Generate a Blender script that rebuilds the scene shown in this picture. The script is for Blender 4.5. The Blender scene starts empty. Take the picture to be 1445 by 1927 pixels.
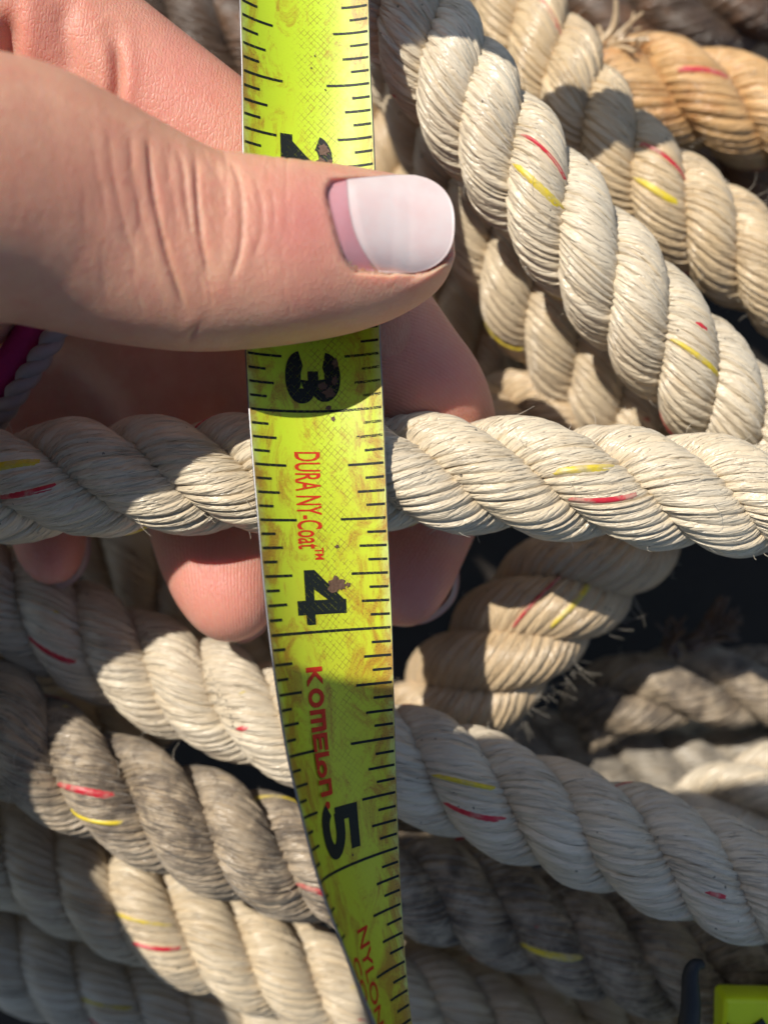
import bpy, bmesh, math, random
import numpy as np
from mathutils import Vector, Matrix
from mathutils.geometry import tessellate_polygon

# ---------------------------------------------------------------- camera, sky, sun, exposure
H = 130.0                 # mm from the lens to the tape where it crosses the rope
K = 0.0604                # mm per photograph pixel at that distance
SUN = Vector((0.50, -0.52, -1.0)).normalized()      # direction the sunlight travels
scene = bpy.context.scene
C = scene.collection

cam_d = bpy.data.cameras.new("camera")
cam = bpy.data.objects.new("camera", cam_d)
C.objects.link(cam)
cam.location = (0, 0, H / 1000)
cam.rotation_euler = (0, 0, 0)
cam_d.sensor_fit = 'VERTICAL'
cam_d.sensor_height = 36.0
cam_d.sensor_width = 36.0
cam_d.lens = 36.0 * H / (1927 * K)
cam_d.clip_start = 0.002
cam_d.clip_end = 50.0
cam_d.dof.use_dof = True
cam_d.dof.focus_distance = 0.1325
cam_d.dof.aperture_fstop = cam_d.lens / 2.9
scene.camera = cam

world = bpy.data.worlds.new("World")
scene.world = world
world.use_nodes = True
wn = world.node_tree.nodes
wl = world.node_tree.links
sky = wn.new("ShaderNodeTexSky")
sky.sky_type = 'NISHITA'
sky.sun_disc = False
d = -SUN
sky.sun_elevation = math.asin(d.z)
sky.sun_rotation = math.atan2(d.x, d.y)
sky.altitude = 10
wn["Background"].inputs["Strength"].default_value = 0.10
wl.new(sky.outputs[0], wn["Background"].inputs["Color"])

sun_d = bpy.data.lights.new("sun", 'SUN')
sun_d.energy = 4.7
sun_d.angle = math.radians(0.53)
sun_d.color = (1.0, 0.94, 0.84)
sun = bpy.data.objects.new("sun", sun_d)
C.objects.link(sun)
sun.location = (-0.5, 0.5, 1.0)
sun.rotation_euler = SUN.to_track_quat('-Z', 'Y').to_euler()

scene.view_settings.view_transform = 'Standard'
scene.view_settings.look = 'None'
scene.view_settings.exposure = 0.0
scene.view_settings.gamma = 1.0
scene.view_settings.use_curve_mapping = False
scene.render.engine = 'CYCLES'
scene.cycles.use_denoising = True
scene.cycles.max_bounces = 6
scene.cycles.diffuse_bounces = 3
scene.cycles.glossy_bounces = 2
scene.cycles.use_adaptive_sampling = True
scene.cycles.adaptive_threshold = 0.02
scene.cycles.caustics_reflective = False
scene.cycles.caustics_refractive = False

rng = np.random.default_rng(7)
random.seed(7)

# ---------------------------------------------------------------- helpers
def at(x, y, z=0.0):
    """photo pixel + height in mm -> point in mm"""
    s = K * (H - z) / H
    return np.array([(x - 722.5) * s, (963.5 - y) * s, z])

def to_px(P):
    s = K * (H - P[:, 2]) / H
    return P[:, 0] / s + 722.5, 963.5 - P[:, 1] / s

def catmull(P, n):
    P = np.asarray(P, float)
    P = np.vstack([2 * P[0] - P[1], P, 2 * P[-1] - P[-2]])
    m = len(P) - 3
    t = np.linspace(0, m, n)
    i = np.minimum(t.astype(int), m - 1)
    f = (t - i)[:, None]
    a, b, c, e = P[i], P[i + 1], P[i + 2], P[i + 3]
    return 0.5 * (2 * b + (c - a) * f + (2 * a - 5 * b + 4 * c - e) * f ** 2 + (3 * b - a - 3 * c + e) * f ** 3)

def resample(P, ds):
    L = np.concatenate([[0], np.cumsum(np.linalg.norm(np.diff(P, axis=0), axis=1))])
    n = max(4, int(L[-1] / ds))
    s = np.linspace(0, L[-1], n)
    return np.stack([np.interp(s, L, P[:, k]) for k in range(P.shape[1])], 1), s

def unit(v):
    return v / np.maximum(np.linalg.norm(v, axis=-1, keepdims=True), 1e-12)

def frames(P):
    T = unit(np.gradient(P, axis=0))
    N = np.zeros_like(P)
    ref = np.array([0, 0, 1.0])
    n = ref - T[0] * (ref @ T[0])
    n /= np.linalg.norm(n)
    for i in range(len(P)):
        n = n - T[i] * (n @ T[i])
        n /= np.linalg.norm(n)
        N[i] = n
    return T, N, np.cross(T, N)

def mesh_np(name, V, F, mat, parent=None, uv=None, origin=None, smooth=True, attrs=None):
    """V in mm (world), F (n,k) ints; origin mm"""
    V = np.asarray(V, float)
    if origin is None:
        origin = np.zeros(3)
    me = bpy.data.meshes.new(name)
    F = np.asarray(F, np.int32)
    k = F.shape[1]
    me.vertices.add(len(V))
    me.vertices.foreach_set("co", ((V - origin) / 1000).astype(np.float32).ravel())
    me.loops.add(F.size)
    me.loops.foreach_set("vertex_index", F.ravel())
    me.polygons.add(len(F))
    me.polygons.foreach_set("loop_start", np.arange(0, F.size, k, dtype=np.int32))
    me.polygons.foreach_set("loop_total", np.full(len(F), k, np.int32))
    me.polygons.foreach_set("use_smooth", np.full(len(F), smooth, bool))
    if uv is not None:
        l = me.uv_layers.new(name="UVMap")
        l.data.foreach_set("uv", np.asarray(uv, np.float32).ravel())
    for an, av in (attrs or {}).items():
        a = me.attributes.new(an, 'FLOAT', 'POINT')
        a.data.foreach_set("value", np.asarray(av, np.float32))
    me.update()
    me.validate()
    if mat:
        me.materials.append(mat)
    o = bpy.data.objects.new(name, me)
    C.objects.link(o)
    if parent is not None:
        o.parent = parent
    else:
        o.location = origin / 1000
    return o

def empty(name, loc_mm, label, cat, group=None):
    o = bpy.data.objects.new(name, None)
    o.empty_display_size = 0.01
    C.objects.link(o)
    o.location = np.asarray(loc_mm) / 1000
    tag(o, label, cat, group)
    return o

def tag(o, label=None, cat=None, group=None, kind=None):
    if label: o["label"] = label
    if cat: o["category"] = cat
    if group: o["group"] = group
    if kind: o["kind"] = kind
    return o

def grid_faces(m, n, wrap=False):
    j = np.arange(m - 1)[:, None]
    c = np.arange(n if wrap else n - 1)[None, :]
    c2 = (c + 1) % n
    a = j * n + c; b = j * n + c2; e = (j + 1) * n + c2; f = (j + 1) * n + c
    return np.stack([np.broadcast_to(q, a.shape).ravel() for q in (a, b, e, f)], 1)

def tube(P, r, sides=6):
    """tapered tube; P (n,3) mm, r (n,)"""
    T, N, B = frames(P)
    ph = np.linspace(0, 2 * np.pi, sides, endpoint=False)
    r = np.broadcast_to(np.asarray(r, float), (len(P),))
    V = P[:, None] + r[:, None, None] * (np.cos(ph)[None, :, None] * N[:, None] + np.sin(ph)[None, :, None] * B[:, None])
    return V.reshape(-1, 3), grid_faces(len(P), sides, True)

def join_parts(parts):
    Vs, Fs, o = [], [], 0
    for V, F in parts:
        Vs.append(V); Fs.append(F + o); o += len(V)
    return np.vstack(Vs), np.vstack(Fs)

# ---------------------------------------------------------------- materials
def new_mat(name):
    m = bpy.data.materials.new(name)
    m.use_nodes = True
    return m, m.node_tree.nodes, m.node_tree.links, m.node_tree.nodes["Principled BSDF"]

class NB:
    def __init__(s, m): s.n = m.node_tree.nodes; s.l = m.node_tree.links
    def node(s, t, **kw):
        x = s.n.new(t)
        for k, v in kw.items(): setattr(x, k, v)
        return x
    def set(s, sock, v):
        if hasattr(v, "is_linked") or isinstance(v, bpy.types.NodeSocket): s.l.new(v, sock)
        else: sock.default_value = v
    def math(s, op, a, b=None, c=None, clamp=False):
        x = s.node("ShaderNodeMath", operation=op, use_clamp=clamp)
        for i, v in enumerate((a, b, c)):
            if v is not None: s.set(x.inputs[i], v)
        return x.outputs[0]
    def mix(s, f, a, b, blend='MIX'):
        x = s.node("ShaderNodeMix", data_type='RGBA', blend_type=blend)
        s.set(x.inputs[0], f); s.set(x.inputs[6], a); s.set(x.inputs[7], b)
        return x.outputs[2]
    def noise(s, vec, scale, detail=3, rough=0.55, dist=0.0, out=0):
        x = s.node("ShaderNodeTexNoise")
        if vec is not None: s.l.new(vec, x.inputs["Vector"])
        x.inputs["Scale"].default_value = scale; x.inputs["Detail"].default_value = detail
        x.inputs["Roughness"].default_value = rough; x.inputs["Distortion"].default_value = dist
        return x.outputs[out]
    def ramp(s, v, lo, hi):
        x = s.node("ShaderNodeMapRange", interpolation_type='SMOOTHSTEP')
        s.set(x.inputs[0], v); x.inputs[1].default_value = lo; x.inputs[2].default_value = hi
        return x.outputs[0]
    def mapping(s, vec, scale=(1, 1, 1), rot=(0, 0, 0), loc=(0, 0, 0)):
        x = s.node("ShaderNodeMapping")
        s.l.new(vec, x.inputs[0]); x.inputs[1].default_value = loc; x.inputs[2].default_value = rot; x.inputs[3].default_value = scale
        return x.outputs[0]
    def bump(s, h, strength, dist, normal=None):
        x = s.node("ShaderNodeBump")
        x.inputs["Strength"].default_value = strength; x.inputs["Distance"].default_value = dist
        s.l.new(h, x.inputs["Height"])
        if normal is not None: s.l.new(normal, x.inputs["Normal"])
        return x.outputs[0]

NYARN = 13
def rgba(c): return (c[0], c[1], c[2], 1.0)

def rope_mat(name, base, dirt=0.3, dirtc=(0.10, 0.085, 0.065), stain=0.3, stainc=(0.42, 0.27, 0.13), rough=0.25, filament=1.0):
    m, n, l, p = new_mat(name)
    q = NB(m)
    tc = q.node("ShaderNodeTexCoord")
    uv = tc.outputs["UV"]; ob = tc.outputs["Object"]
    sk = q.node("ShaderNodeSeparateXYZ"); l.new(uv, sk.inputs[0])
    def skew(fu, k, fv):
        cb = q.node("ShaderNodeCombineXYZ")
        l.new(q.math('ADD', q.math('MULTIPLY', sk.outputs[0], fu), q.math('MULTIPLY', sk.outputs[1], k)), cb.inputs[0])
        l.new(q.math('MULTIPLY', sk.outputs[1], fv), cb.inputs[1])
        return cb.outputs[0]
    fil = q.noise(skew(95, 1.1, 0.55), 1.0, 3, 0.6)
    fil2 = q.noise(skew(38, 0.45, 0.22), 1.0, 2, 0.5)
    big = q.noise(ob, 90, 4, 0.6)
    med = q.noise(ob, 330, 4, 0.65, 0.6)
    fine = q.noise(ob, 1500, 3, 0.6)
    info = q.node("ShaderNodeObjectInfo")
    col = q.mix(q.math('MULTIPLY', q.ramp(q.math('ADD', q.math('MULTIPLY', fil, 0.5), q.math('MULTIPLY', fil2, 0.5)), 0.36, 0.64), 0.6), rgba(base), rgba([c * f for c, f in zip(base, (0.80, 0.76, 0.69))]))
    col = q.mix(q.math('MULTIPLY', info.outputs["Random"], 0.22), col, rgba([c * f for c, f in zip(base, (0.84, 0.79, 0.70))]))
    cb = q.node("ShaderNodeCombineXYZ")
    l.new(q.math('FLOOR', q.math('MULTIPLY', sk.outputs[0], float(NYARN))), cb.inputs[0])
    l.new(q.math('MULTIPLY', sk.outputs[1], 0.11), cb.inputs[1])
    ytone = q.noise(cb.outputs[0], 1.37, 2, 0.5)
    col = q.mix(q.math('MULTIPLY', q.ramp(ytone, 0.42, 0.72), 0.42), col, rgba([c * f for c, f in zip(base, (0.80, 0.72, 0.60))]))
    st = q.math('MULTIPLY', q.ramp(q.math('ADD', q.math('MULTIPLY', big, 0.7), q.math('MULTIPLY', med, 0.3)), 0.46, 0.68), stain)
    col = q.mix(st, col, rgba(stainc))
    # yarn-wise soiling: streaks that follow the yarns plus smears with their own outline
    dm = q.math('ADD', q.math('MULTIPLY', med, 0.55), q.math('MULTIPLY', fil, 0.45))
    dmask = q.math('MULTIPLY', q.ramp(dm, 0.60 - 0.20 * dirt, 0.72 - 0.12 * dirt), min(0.9, dirt * 1.1))
    bigd = q.ramp(big, 0.60 - 0.25 * dirt, 0.80 - 0.22 * dirt)
    dmask = q.math('MULTIPLY', dmask, q.math('ADD', q.math('MULTIPLY', bigd, 0.8), 0.2))
    col = q.mix(dmask, col, rgba(dirtc))
    # small black specks
    vor = q.node("ShaderNodeTexVoronoi"); l.new(ob, vor.inputs["Vector"]); vor.inputs["Scale"].default_value = 420
    sp = q.math('MULTIPLY', q.math('LESS_THAN', vor.outputs["Distance"], 0.085), q.math('GREATER_THAN', fine, 0.52))
    col = q.mix(q.math('MULTIPLY', sp, 0.75), col, (0.05, 0.04, 0.03, 1))
    l.new(col, p.inputs["Base Color"])
    rg = q.math('ADD', q.math('MULTIPLY', dmask, 0.35), q.math('ADD', rough - 0.08, q.math('MULTIPLY', fil, 0.16)))
    l.new(rg, p.inputs["Roughness"])
    p.inputs["Specular IOR Level"].default_value = 0.75
    p.inputs["Sheen Weight"].default_value = 0.2
    p.inputs["Sheen Roughness"].default_value = 0.4
    # each yarn is itself twisted from plies: slanting facets along it, uneven in spacing
    ph = q.math('ADD', q.math('ADD', q.math('MULTIPLY', sk.outputs[1], 2.6), q.math('MULTIPLY', sk.outputs[0], 6.2832 * NYARN * 0.9)), q.math('MULTIPLY', q.noise(ob, 260, 3, 0.6), 9.0))
    ply = q.math('POWER', q.math('ABSOLUTE', q.math('SINE', ph)), 0.6)
    bp = q.bump(ply, 0.5, 0.00023)
    b0 = q.bump(fil2, 0.75 * filament, 0.00055, bp)
    b1 = q.bump(fil, 0.8 * filament, 0.00028, b0)
    b2 = q.bump(med, 0.3, 0.0002, b1)
    l.new(b2, p.inputs["Normal"])
    return m

def plain_mat(name, col, rough=0.5, spec=0.5, noise=0.15, nscale=400, metallic=0.0, bump=0.0):
    m, n, l, p = new_mat(name)
    q = NB(m)
    ob = q.node("ShaderNodeTexCoord").outputs["Object"]
    nz = q.noise(ob, nscale, 4)
    c = q.mix(q.math('MULTIPLY', nz, noise * 2), rgba(col), rgba([x * 0.55 for x in col]))
    l.new(c, p.inputs["Base Color"])
    p.inputs["Roughness"].default_value = rough
    p.inputs["Specular IOR Level"].default_value = spec
    p.inputs["Metallic"].default_value = metallic
    if bump:
        l.new(q.bump(nz, bump, 0.0003), p.inputs["Normal"])
    return m

M = {}
M['cream'] = rope_mat("rope_cream", (0.83, 0.725, 0.55), 0.24, stain=0.22)
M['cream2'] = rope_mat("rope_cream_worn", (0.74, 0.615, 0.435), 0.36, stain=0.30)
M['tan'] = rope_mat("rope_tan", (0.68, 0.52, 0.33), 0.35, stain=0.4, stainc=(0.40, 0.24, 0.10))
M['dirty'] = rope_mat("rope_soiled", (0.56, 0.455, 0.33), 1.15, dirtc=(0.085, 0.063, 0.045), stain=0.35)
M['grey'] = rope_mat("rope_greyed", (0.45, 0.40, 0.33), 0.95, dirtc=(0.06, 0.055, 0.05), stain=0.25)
M['honey'] = rope_mat("rope_honey", (0.75, 0.585, 0.37), 0.38, stain=0.35)
M['pale'] = rope_mat("rope_pale", (0.78, 0.68, 0.525), 0.42, stain=0.22)
M['rusty'] = rope_mat("rope_rust_stained", (0.76, 0.47, 0.21), 0.3, stain=1.0, stainc=(0.50, 0.20, 0.05))
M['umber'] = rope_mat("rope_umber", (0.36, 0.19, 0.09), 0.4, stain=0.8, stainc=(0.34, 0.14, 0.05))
M['brown'] = rope_mat("rope_brown", (0.11, 0.07, 0.045), 0.5, stain=0.7, stainc=(0.30, 0.13, 0.05))  # also paints shade into the rope beside the tape top
def tracer_mat(name, col):
    m, n, l, p = new_mat(name)
    q = NB(m)
    ob = q.node("ShaderNodeTexCoord").outputs["Object"]
    a = q.noise(ob, 380, 4, 0.65); b = q.noise(ob, 1400, 3, 0.6)
    c = q.mix(q.math('MULTIPLY', q.ramp(a, 0.42, 0.72), 0.75), rgba(col), (0.50, 0.42, 0.31, 1))
    c = q.mix(q.math('MULTIPLY', q.ramp(b, 0.5, 0.75), 0.35), c, rgba([x * 0.45 for x in col]))
    l.new(c, p.inputs["Base Color"]); p.inputs["Roughness"].default_value = 0.42
    l.new(q.bump(b, 0.5, 0.0001), p.inputs["Normal"])
    return m
M['red'] = tracer_mat("tracer_red", (0.56, 0.02, 0.04))
M['yellow'] = tracer_mat("tracer_yellow", (0.72, 0.55, 0.03))
M['fuzz'] = plain_mat("stray_fibre", (0.72, 0.65, 0.53), 0.5)

# ---------------------------------------------------------------- ground
def ground():
    n = 160
    xs = np.linspace(-1, 1, n); xs = np.sign(xs) * np.abs(xs) ** 2.2 * 900
    X, Y = np.meshgrid(xs, xs)
    Z = np.full_like(X, -88.0)
    for i in range(60):
        f = 10 ** rng.uniform(-2.2, -0.7); a = rng.uniform(0, 6.28)
        Z += 0.25 / f ** 0.6 * np.sin(f * (X * math.cos(a) + Y * math.sin(a)) + rng.uniform(0, 6.28)) * 0.35
    m, nn, l, p = new_mat("dark_soil")
    q = NB(m)
    ob = q.node("ShaderNodeTexCoord").outputs["Object"]
    a = q.noise(ob, 60, 6, 0.65); b = q.noise(ob, 700, 5, 0.7)
    col = q.mix(a, (0.018, 0.014, 0.011, 1), (0.05, 0.038, 0.028, 1))
    l.new(col, p.inputs["Base Color"]); p.inputs["Roughness"].default_value = 0.9
    l.new(q.bump(b, 0.8, 0.002), p.inputs["Normal"])
    o = mesh_np("ground", np.stack([X, Y, Z], -1).reshape(-1, 3), grid_faces(n, n), m)
    tag(o, "dark bare soil beneath the pile of ropes", "ground", kind="structure")
ground()

# ---------------------------------------------------------------- laid rope
NY = NYARN                                    # yarns round one strand
COLS = {5: (0.0, 0.10, 0.34, 0.66, 0.90), 6: (0.0, 0.06, 0.24, 0.5, 0.76, 0.94), 8: (0.0, 0.04, 0.13, 0.30, 0.5, 0.70, 0.87, 0.96)}
def rope(label, path, R=7.6, lay=30.0, mat='cream', theta0=0.0, ds=0.6, per=6, tracer=None, tstrand=0, front=None,
         name="rope", seed=0, flute=0.56, fuzz=0, group="three strand ropes in the pile", twist=3.0, lump=1.0, toff=0.0):
    r = np.random.default_rng(100 + seed)
    P0 = catmull([at(*p) for p in path], 60 * len(path))
    P, s = resample(P0, ds)
    T, N, B = frames(P)
    mid = P[len(P) // 2].copy(); mid[2] -= R
    root = empty(name, mid, label, "rope", group)
    rho = R / 2.10
    rs = R - rho
    M_ = len(P)
    wc = (np.arange(NY)[:, None] + np.array(COLS[per])[None]).ravel()      # yarn coordinate of each column
    nring = len(wc)
    base_w = 2 * np.pi * s / lay
    wob = np.zeros(M_)
    for k in range(4):
        wob += 0.05 * lump * np.sin(2 * np.pi * s / r.uniform(18, 70) + r.uniform(0, 6.28))
    rads, sps = [], []
    for i in range(3):
        rad = np.ones(M_); sp = np.zeros(M_)
        for k in range(4):
            rad += 0.013 * lump * np.sin(2 * np.pi * s / r.uniform(8, 40) + r.uniform(0, 6.28))
            sp += 0.035 * lump * np.sin(2 * np.pi * s / r.uniform(15, 50) + r.uniform(0, 6.28))
        rads.append(rad); sps.append(sp)
    if front:
        ppx, ppy = to_px(P)
        j = np.argmin(np.hypot(ppx - front[0], ppy - front[1]))
        # the strand with the tracers faces up here
        up_ang = math.atan2(B[j][2], N[j][2])
        theta0 = up_ang - (base_w + wob + sps[tstrand])[j] - 2 * np.pi * tstrand / 3
    tau = twist * 2 * np.pi / lay
    yphase = 0.0
    if tracer:
        pm = np.mean([y + 0.5 for _, y in tracer]) / NY * 2 * np.pi
        if front:
            yphase = pm - tau * s[j] + toff
        else:
            yphase = pm + 2 * (theta0 + 2 * np.pi * tstrand / 3) + toff
    fuzz_parts = []
    for i in range(3):
        rad, sp = rads[i], sps[i]
        th = theta0 + base_w + wob + 2 * np.pi * i / 3 + sp
        rsi = rs * (1 + 0.4 * (rad - 1))
        c = P + rsi[:, None] * (np.cos(th)[:, None] * N + np.sin(th)[:, None] * B)
        t = unit(np.gradient(c, axis=0))
        e1 = np.cos(th)[:, None] * N + np.sin(th)[:, None] * B
        e1 = unit(e1 - t * (e1 * t).sum(1)[:, None])
        e2 = np.cross(t, e1)
        wav = [(r.integers(1, 4), r.uniform(0, 6.28), r.uniform(12, 40), r.choice([-1, 1])) for _ in range(5)]
        yr = r.normal(0, 1, NY); yf = r.uniform(6, 18, NY); yp = r.uniform(0, 6.28, NY); yw = np.clip(r.normal(0, 0.16, NY), -0.35, 0.35)
        yw = yw - yw.mean()
        gw = [(r.uniform(0, 6.28), r.uniform(4, 14), r.integers(1, 5)) for _ in range(3)]
        knots = np.concatenate([[0], np.cumsum(1 + yw)])           # uneven yarn widths
        ss = s[:, None]
        def surf(w, extra=0.0):
            """w (cols,): yarn coordinate -> points (rings, cols)"""
            iy = np.floor(w).astype(int); x = (w - iy - 0.5)[None]
            ii = iy % NY
            pos = knots[ii] + (w - iy) * (knots[ii + 1] - knots[ii])
            psi0 = pos / NY * 2 * np.pi
            warp = np.zeros((M_, len(w)))
            for mm, a0, wl_, sg in wav:
                warp = warp + 0.062 * np.sin(mm * psi0[None] + a0 + sg * 2 * np.pi * ss / wl_)
            PH = psi0[None] + warp - tau * ss - yphase
            prof = 0.55 * np.maximum(0.0, 1 - np.abs(1.95 * x) ** 2.0) ** 0.5 + 0.45 * (0.5 + 0.5 * np.cos(2 * np.pi * x))
            bulge = 0.5 * yr[ii][None] + 0.7 * np.sin(2 * np.pi * ss / yf[ii][None] + yp[ii][None])
            gj = np.zeros((M_, len(w)))
            for a0, wl_, k_ in gw:
                gj = gj + np.sin(2 * np.pi * ss / wl_ + a0 + k_ * (iy + (w - iy > 0.5))[None] * 2.399)
            h = flute * (prof - 0.75) * (0.72 + 0.24 * gj) + 0.085 * bulge * np.cos(np.pi * x)
            rr = rho * rad[:, None] + h + extra
            return c[:, None] + rr[..., None] * (np.cos(PH)[..., None] * e1[:, None] * 0.98 + 1.06 * np.sin(PH)[..., None] * e2[:, None])
        V = surf(wc)
        V[0] = c[0]; V[-1] = c[-1]           # closed ends
        # uv: u follows the yarn, v runs along
        uu = np.concatenate([wc, [NY]])[None] / NY + 3.1 * i + 0 * ss
        jj = np.arange(M_ - 1)[:, None]; cc = np.arange(nring)[None]
        u4 = np.stack([uu[jj, cc], uu[jj, cc + 1], uu[jj + 1, cc + 1], uu[jj + 1, cc]], -1)
        v4 = np.stack([s[jj] + 0 * cc, s[jj] + 0 * cc, s[jj + 1] + 0 * cc, s[jj + 1] + 0 * cc], -1)
        uv = np.stack([u4, v4], -1).reshape(-1, 2)
        so = mesh_np("strand", V.reshape(-1, 3), grid_faces(M_, nring, True), M[mat], root, uv, mid)
        if tracer and i == tstrand:
            for colname, yi in tracer:
                w0 = yi + np.linspace(0.22, 0.78, 7)
                # the yarn comes up to the surface for a short way, then dives between its neighbours
                ang = (yi + 0.5) / NY * 2 * np.pi - tau * s - yphase
                turn = np.round(ang / (2 * np.pi)).astype(int); dev = np.abs(ang - 2 * np.pi * turn)
                keep_turn = turn[j] if front else 0
                rc = np.random.default_rng(900 + seed * 7 + yi)
                cutv = {k: (rc.uniform(0.85, 1.3) if (k == keep_turn or rc.uniform() > 0.58) else rc.uniform(0.0, 0.25)) for k in range(turn.min(), turn.max() + 1)}
                cut = np.array([cutv[k] for k in turn])
                ex = np.where(dev < cut, 0.05, 0.05 - 1.1 * (dev - cut))[:, None] - 0.05 * np.abs(np.linspace(-1, 1, 7))[None]
                keep = (dev < cut + 0.4)
                Vt = surf(w0, np.maximum(ex, -0.5))
                Ft = grid_faces(M_, 7)
                Ft = Ft[keep[Ft // 7].all(1)]
                if len(Ft) == 0: continue
                to = mesh_np("tracer_yarn", Vt.reshape(-1, 3), Ft, M[colname], so, None, mid)
                to["label"] = colname + " tracer yarn"
        if fuzz:
            for _ in range(fuzz):
                q = r.integers(2, M_ - 2); a = r.uniform(-1.4, 1.4)
                nrm = math.cos(a) * e1[q] + math.sin(a) * e2[q]
                p0 = c[q] + nrm * rho * 0.98
                L = r.uniform(0.8, 3.2)
                d1 = unit(nrm * r.uniform(0.2, 0.9) + t[q] * r.normal(0, 1) + r.normal(0, 0.4, 3))
                d2 = unit(d1 + r.normal(0, 0.8, 3))
                pts = catmull([p0, p0 + d1 * L * 0.5, p0 + d1 * L * 0.5 + d2 * L * 0.5], 6)
                fuzz_parts.append(tube(pts, np.linspace(0.042, 0.018, 6), 3))
    if fuzz_parts:
        V, F = join_parts(fuzz_parts)
        fo = mesh_np("stray_fibres", V, F, M['fuzz'], root, None, mid)
        fo["kind"] = "stuff"
    return root

RY = [('yellow', 3), ('red', 6)]
YR = [('red', 3), ('yellow', 6)]
# main rope held by the hand
rope("clean cream rope held across the fingers under the tape measure",
     [(-190, 922, -10), (60, 905, -10), (300, 893, -9.5), (540, 893, -9), (760, 888, -9), (1000, 901, -9), (1230, 920, -9.5), (1445, 941, -10), (1650, 962, -12)],
     R=7.45, lay=33.6, mat='cream', front=(1098, 888), ds=0.36, per=8, tracer=RY, tstrand=0, seed=1, fuzz=60)
rope("thick cream rope slanting down right from the tape top to the held rope",
     [(600, -210, -22), (740, -10, -19), (880, 190, -17), (1010, 360, -17), (1150, 530, -18), (1310, 710, -22), (1450, 850, -28), (1600, 990, -34)],
     R=7.5, lay=28.0, mat='cream', front=(985, 362), ds=0.42, per=8, tracer=YR, tstrand=1, seed=2, fuzz=50)
rope("cream rope with shaded bend behind the thick slanting rope",
     [(860, -160, -40), (945, -10, -37), (1030, 110, -34), (1100, 220, -32), (1205, 340, -31), (1340, 440, -31), (1480, 540, -32), (1650, 640, -34)],
     R=7.3, lay=27.0, mat='honey', front=(1205, 375), ds=0.5, per=6, tracer=YR, tstrand=0, seed=3, fuzz=70)
rope("rust stained rope end at the top right corner",
     [(1105, 175, -50), (1180, 160, -49), (1300, 180, -47), (1445, 225, -47), (1650, 290, -50)],
     R=8.2, lay=34.0, mat='rusty', front=(1310, 150), ds=0.7, per=5, tracer=[('red', 5)], tstrand=0, seed=4, fuzz=20)
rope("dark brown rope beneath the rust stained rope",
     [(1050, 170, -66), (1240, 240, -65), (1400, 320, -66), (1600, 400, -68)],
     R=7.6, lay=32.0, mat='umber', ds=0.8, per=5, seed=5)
rope("cream rope running just left of and below the slanting rope",
     [(770, 100, -40), (850, 290, -37), (935, 460, -35), (1030, 610, -36), (1150, 760, -39), (1300, 930, -44)],
     R=7.6, lay=30.0, mat='cream2', theta0=1.0, ds=0.6, per=6, tracer=RY, tstrand=2, seed=6)
rope("blurred cream rope deep below the thumb nail",
     [(640, -60, -56), (710, 180, -55), (770, 400, -55), (850, 590, -55), (925, 720, -57), (1010, 900, -60)],
     R=7.8, lay=30.0, mat='tan', theta0=2.0, ds=0.8, per=5, tracer=[('yellow', 2)], tstrand=0, seed=7)
rope("shaded grey rope between the thumb tip and the slanting rope",
     [(760, 120, -62), (870, 380, -60), (940, 600, -60), (1010, 760, -62), (1080, 950, -64)],
     R=7.6, lay=30.0, mat='pale', theta0=0.7, ds=0.8, per=5, seed=8)
rope("tan rope lying level right behind the held rope",
     [(860, 790, -46), (960, 785, -43), (1080, 790, -42), (1220, 830, -44), (1400, 850, -48)],
     R=7.4, lay=30.0, mat='tan', theta0=0.7, ds=0.8, per=5, seed=9)
rope("frayed tan rope rising to the right below the held rope",
     [(1330, 830, -42), (1220, 950, -38), (1120, 1050, -36), (1000, 1160, -35), (890, 1280, -37), (790, 1390, -42), (690, 1500, -48)],
     R=9.0, lay=29.0, mat='tan', front=(1010, 1120), ds=0.5, per=6, tracer=RY, tstrand=1, seed=10, fuzz=60)
rope("blurred grey tan rope end at the right edge with a loose strand",
     [(1080, 1345, -60), (1150, 1320, -58), (1240, 1295, -56), (1360, 1290, -56), (1500, 1305, -57), (1700, 1340, -60)],
     R=6.9, lay=36.0, mat='dirty', theta0=1.0, ds=0.7, per=6, tracer=[('red', 6)], seed=11, fuzz=10)
rope("sunlit cream rope under the blurred rope end at right",
     [(1130, 1400, -74), (1280, 1398, -73), (1450, 1402, -73), (1650, 1420, -74)],
     R=4.2, lay=24.0, mat='cream', ds=0.7, per=5, tracer=RY, seed=12)
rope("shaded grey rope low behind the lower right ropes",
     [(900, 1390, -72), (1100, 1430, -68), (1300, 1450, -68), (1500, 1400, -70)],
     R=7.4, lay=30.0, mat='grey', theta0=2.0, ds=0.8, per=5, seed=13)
rope("grey rope at the right edge above the long diagonal rope",
     [(1180, 1600, -50), (1300, 1545, -48), (1420, 1500, -46), (1560, 1450, -46)],
     R=7.2, lay=30.0, mat='pale', theta0=1.1, ds=0.8, per=5, seed=14)
rope("long pale rope running diagonally behind the tape below the fingertips",
     [(-250, 1000, -34), (-60, 1085, -33), (100, 1170, -32), (300, 1268, -31), (500, 1345, -27), (750, 1428, -22), (1000, 1520, -20), (1250, 1610, -19), (1480, 1690, -19), (1700, 1770, -20)],
     R=7.8, lay=30.5, mat='pale', front=(910, 1415), ds=0.42, per=8, tracer=RY, tstrand=0, seed=15, fuzz=50)
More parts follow.
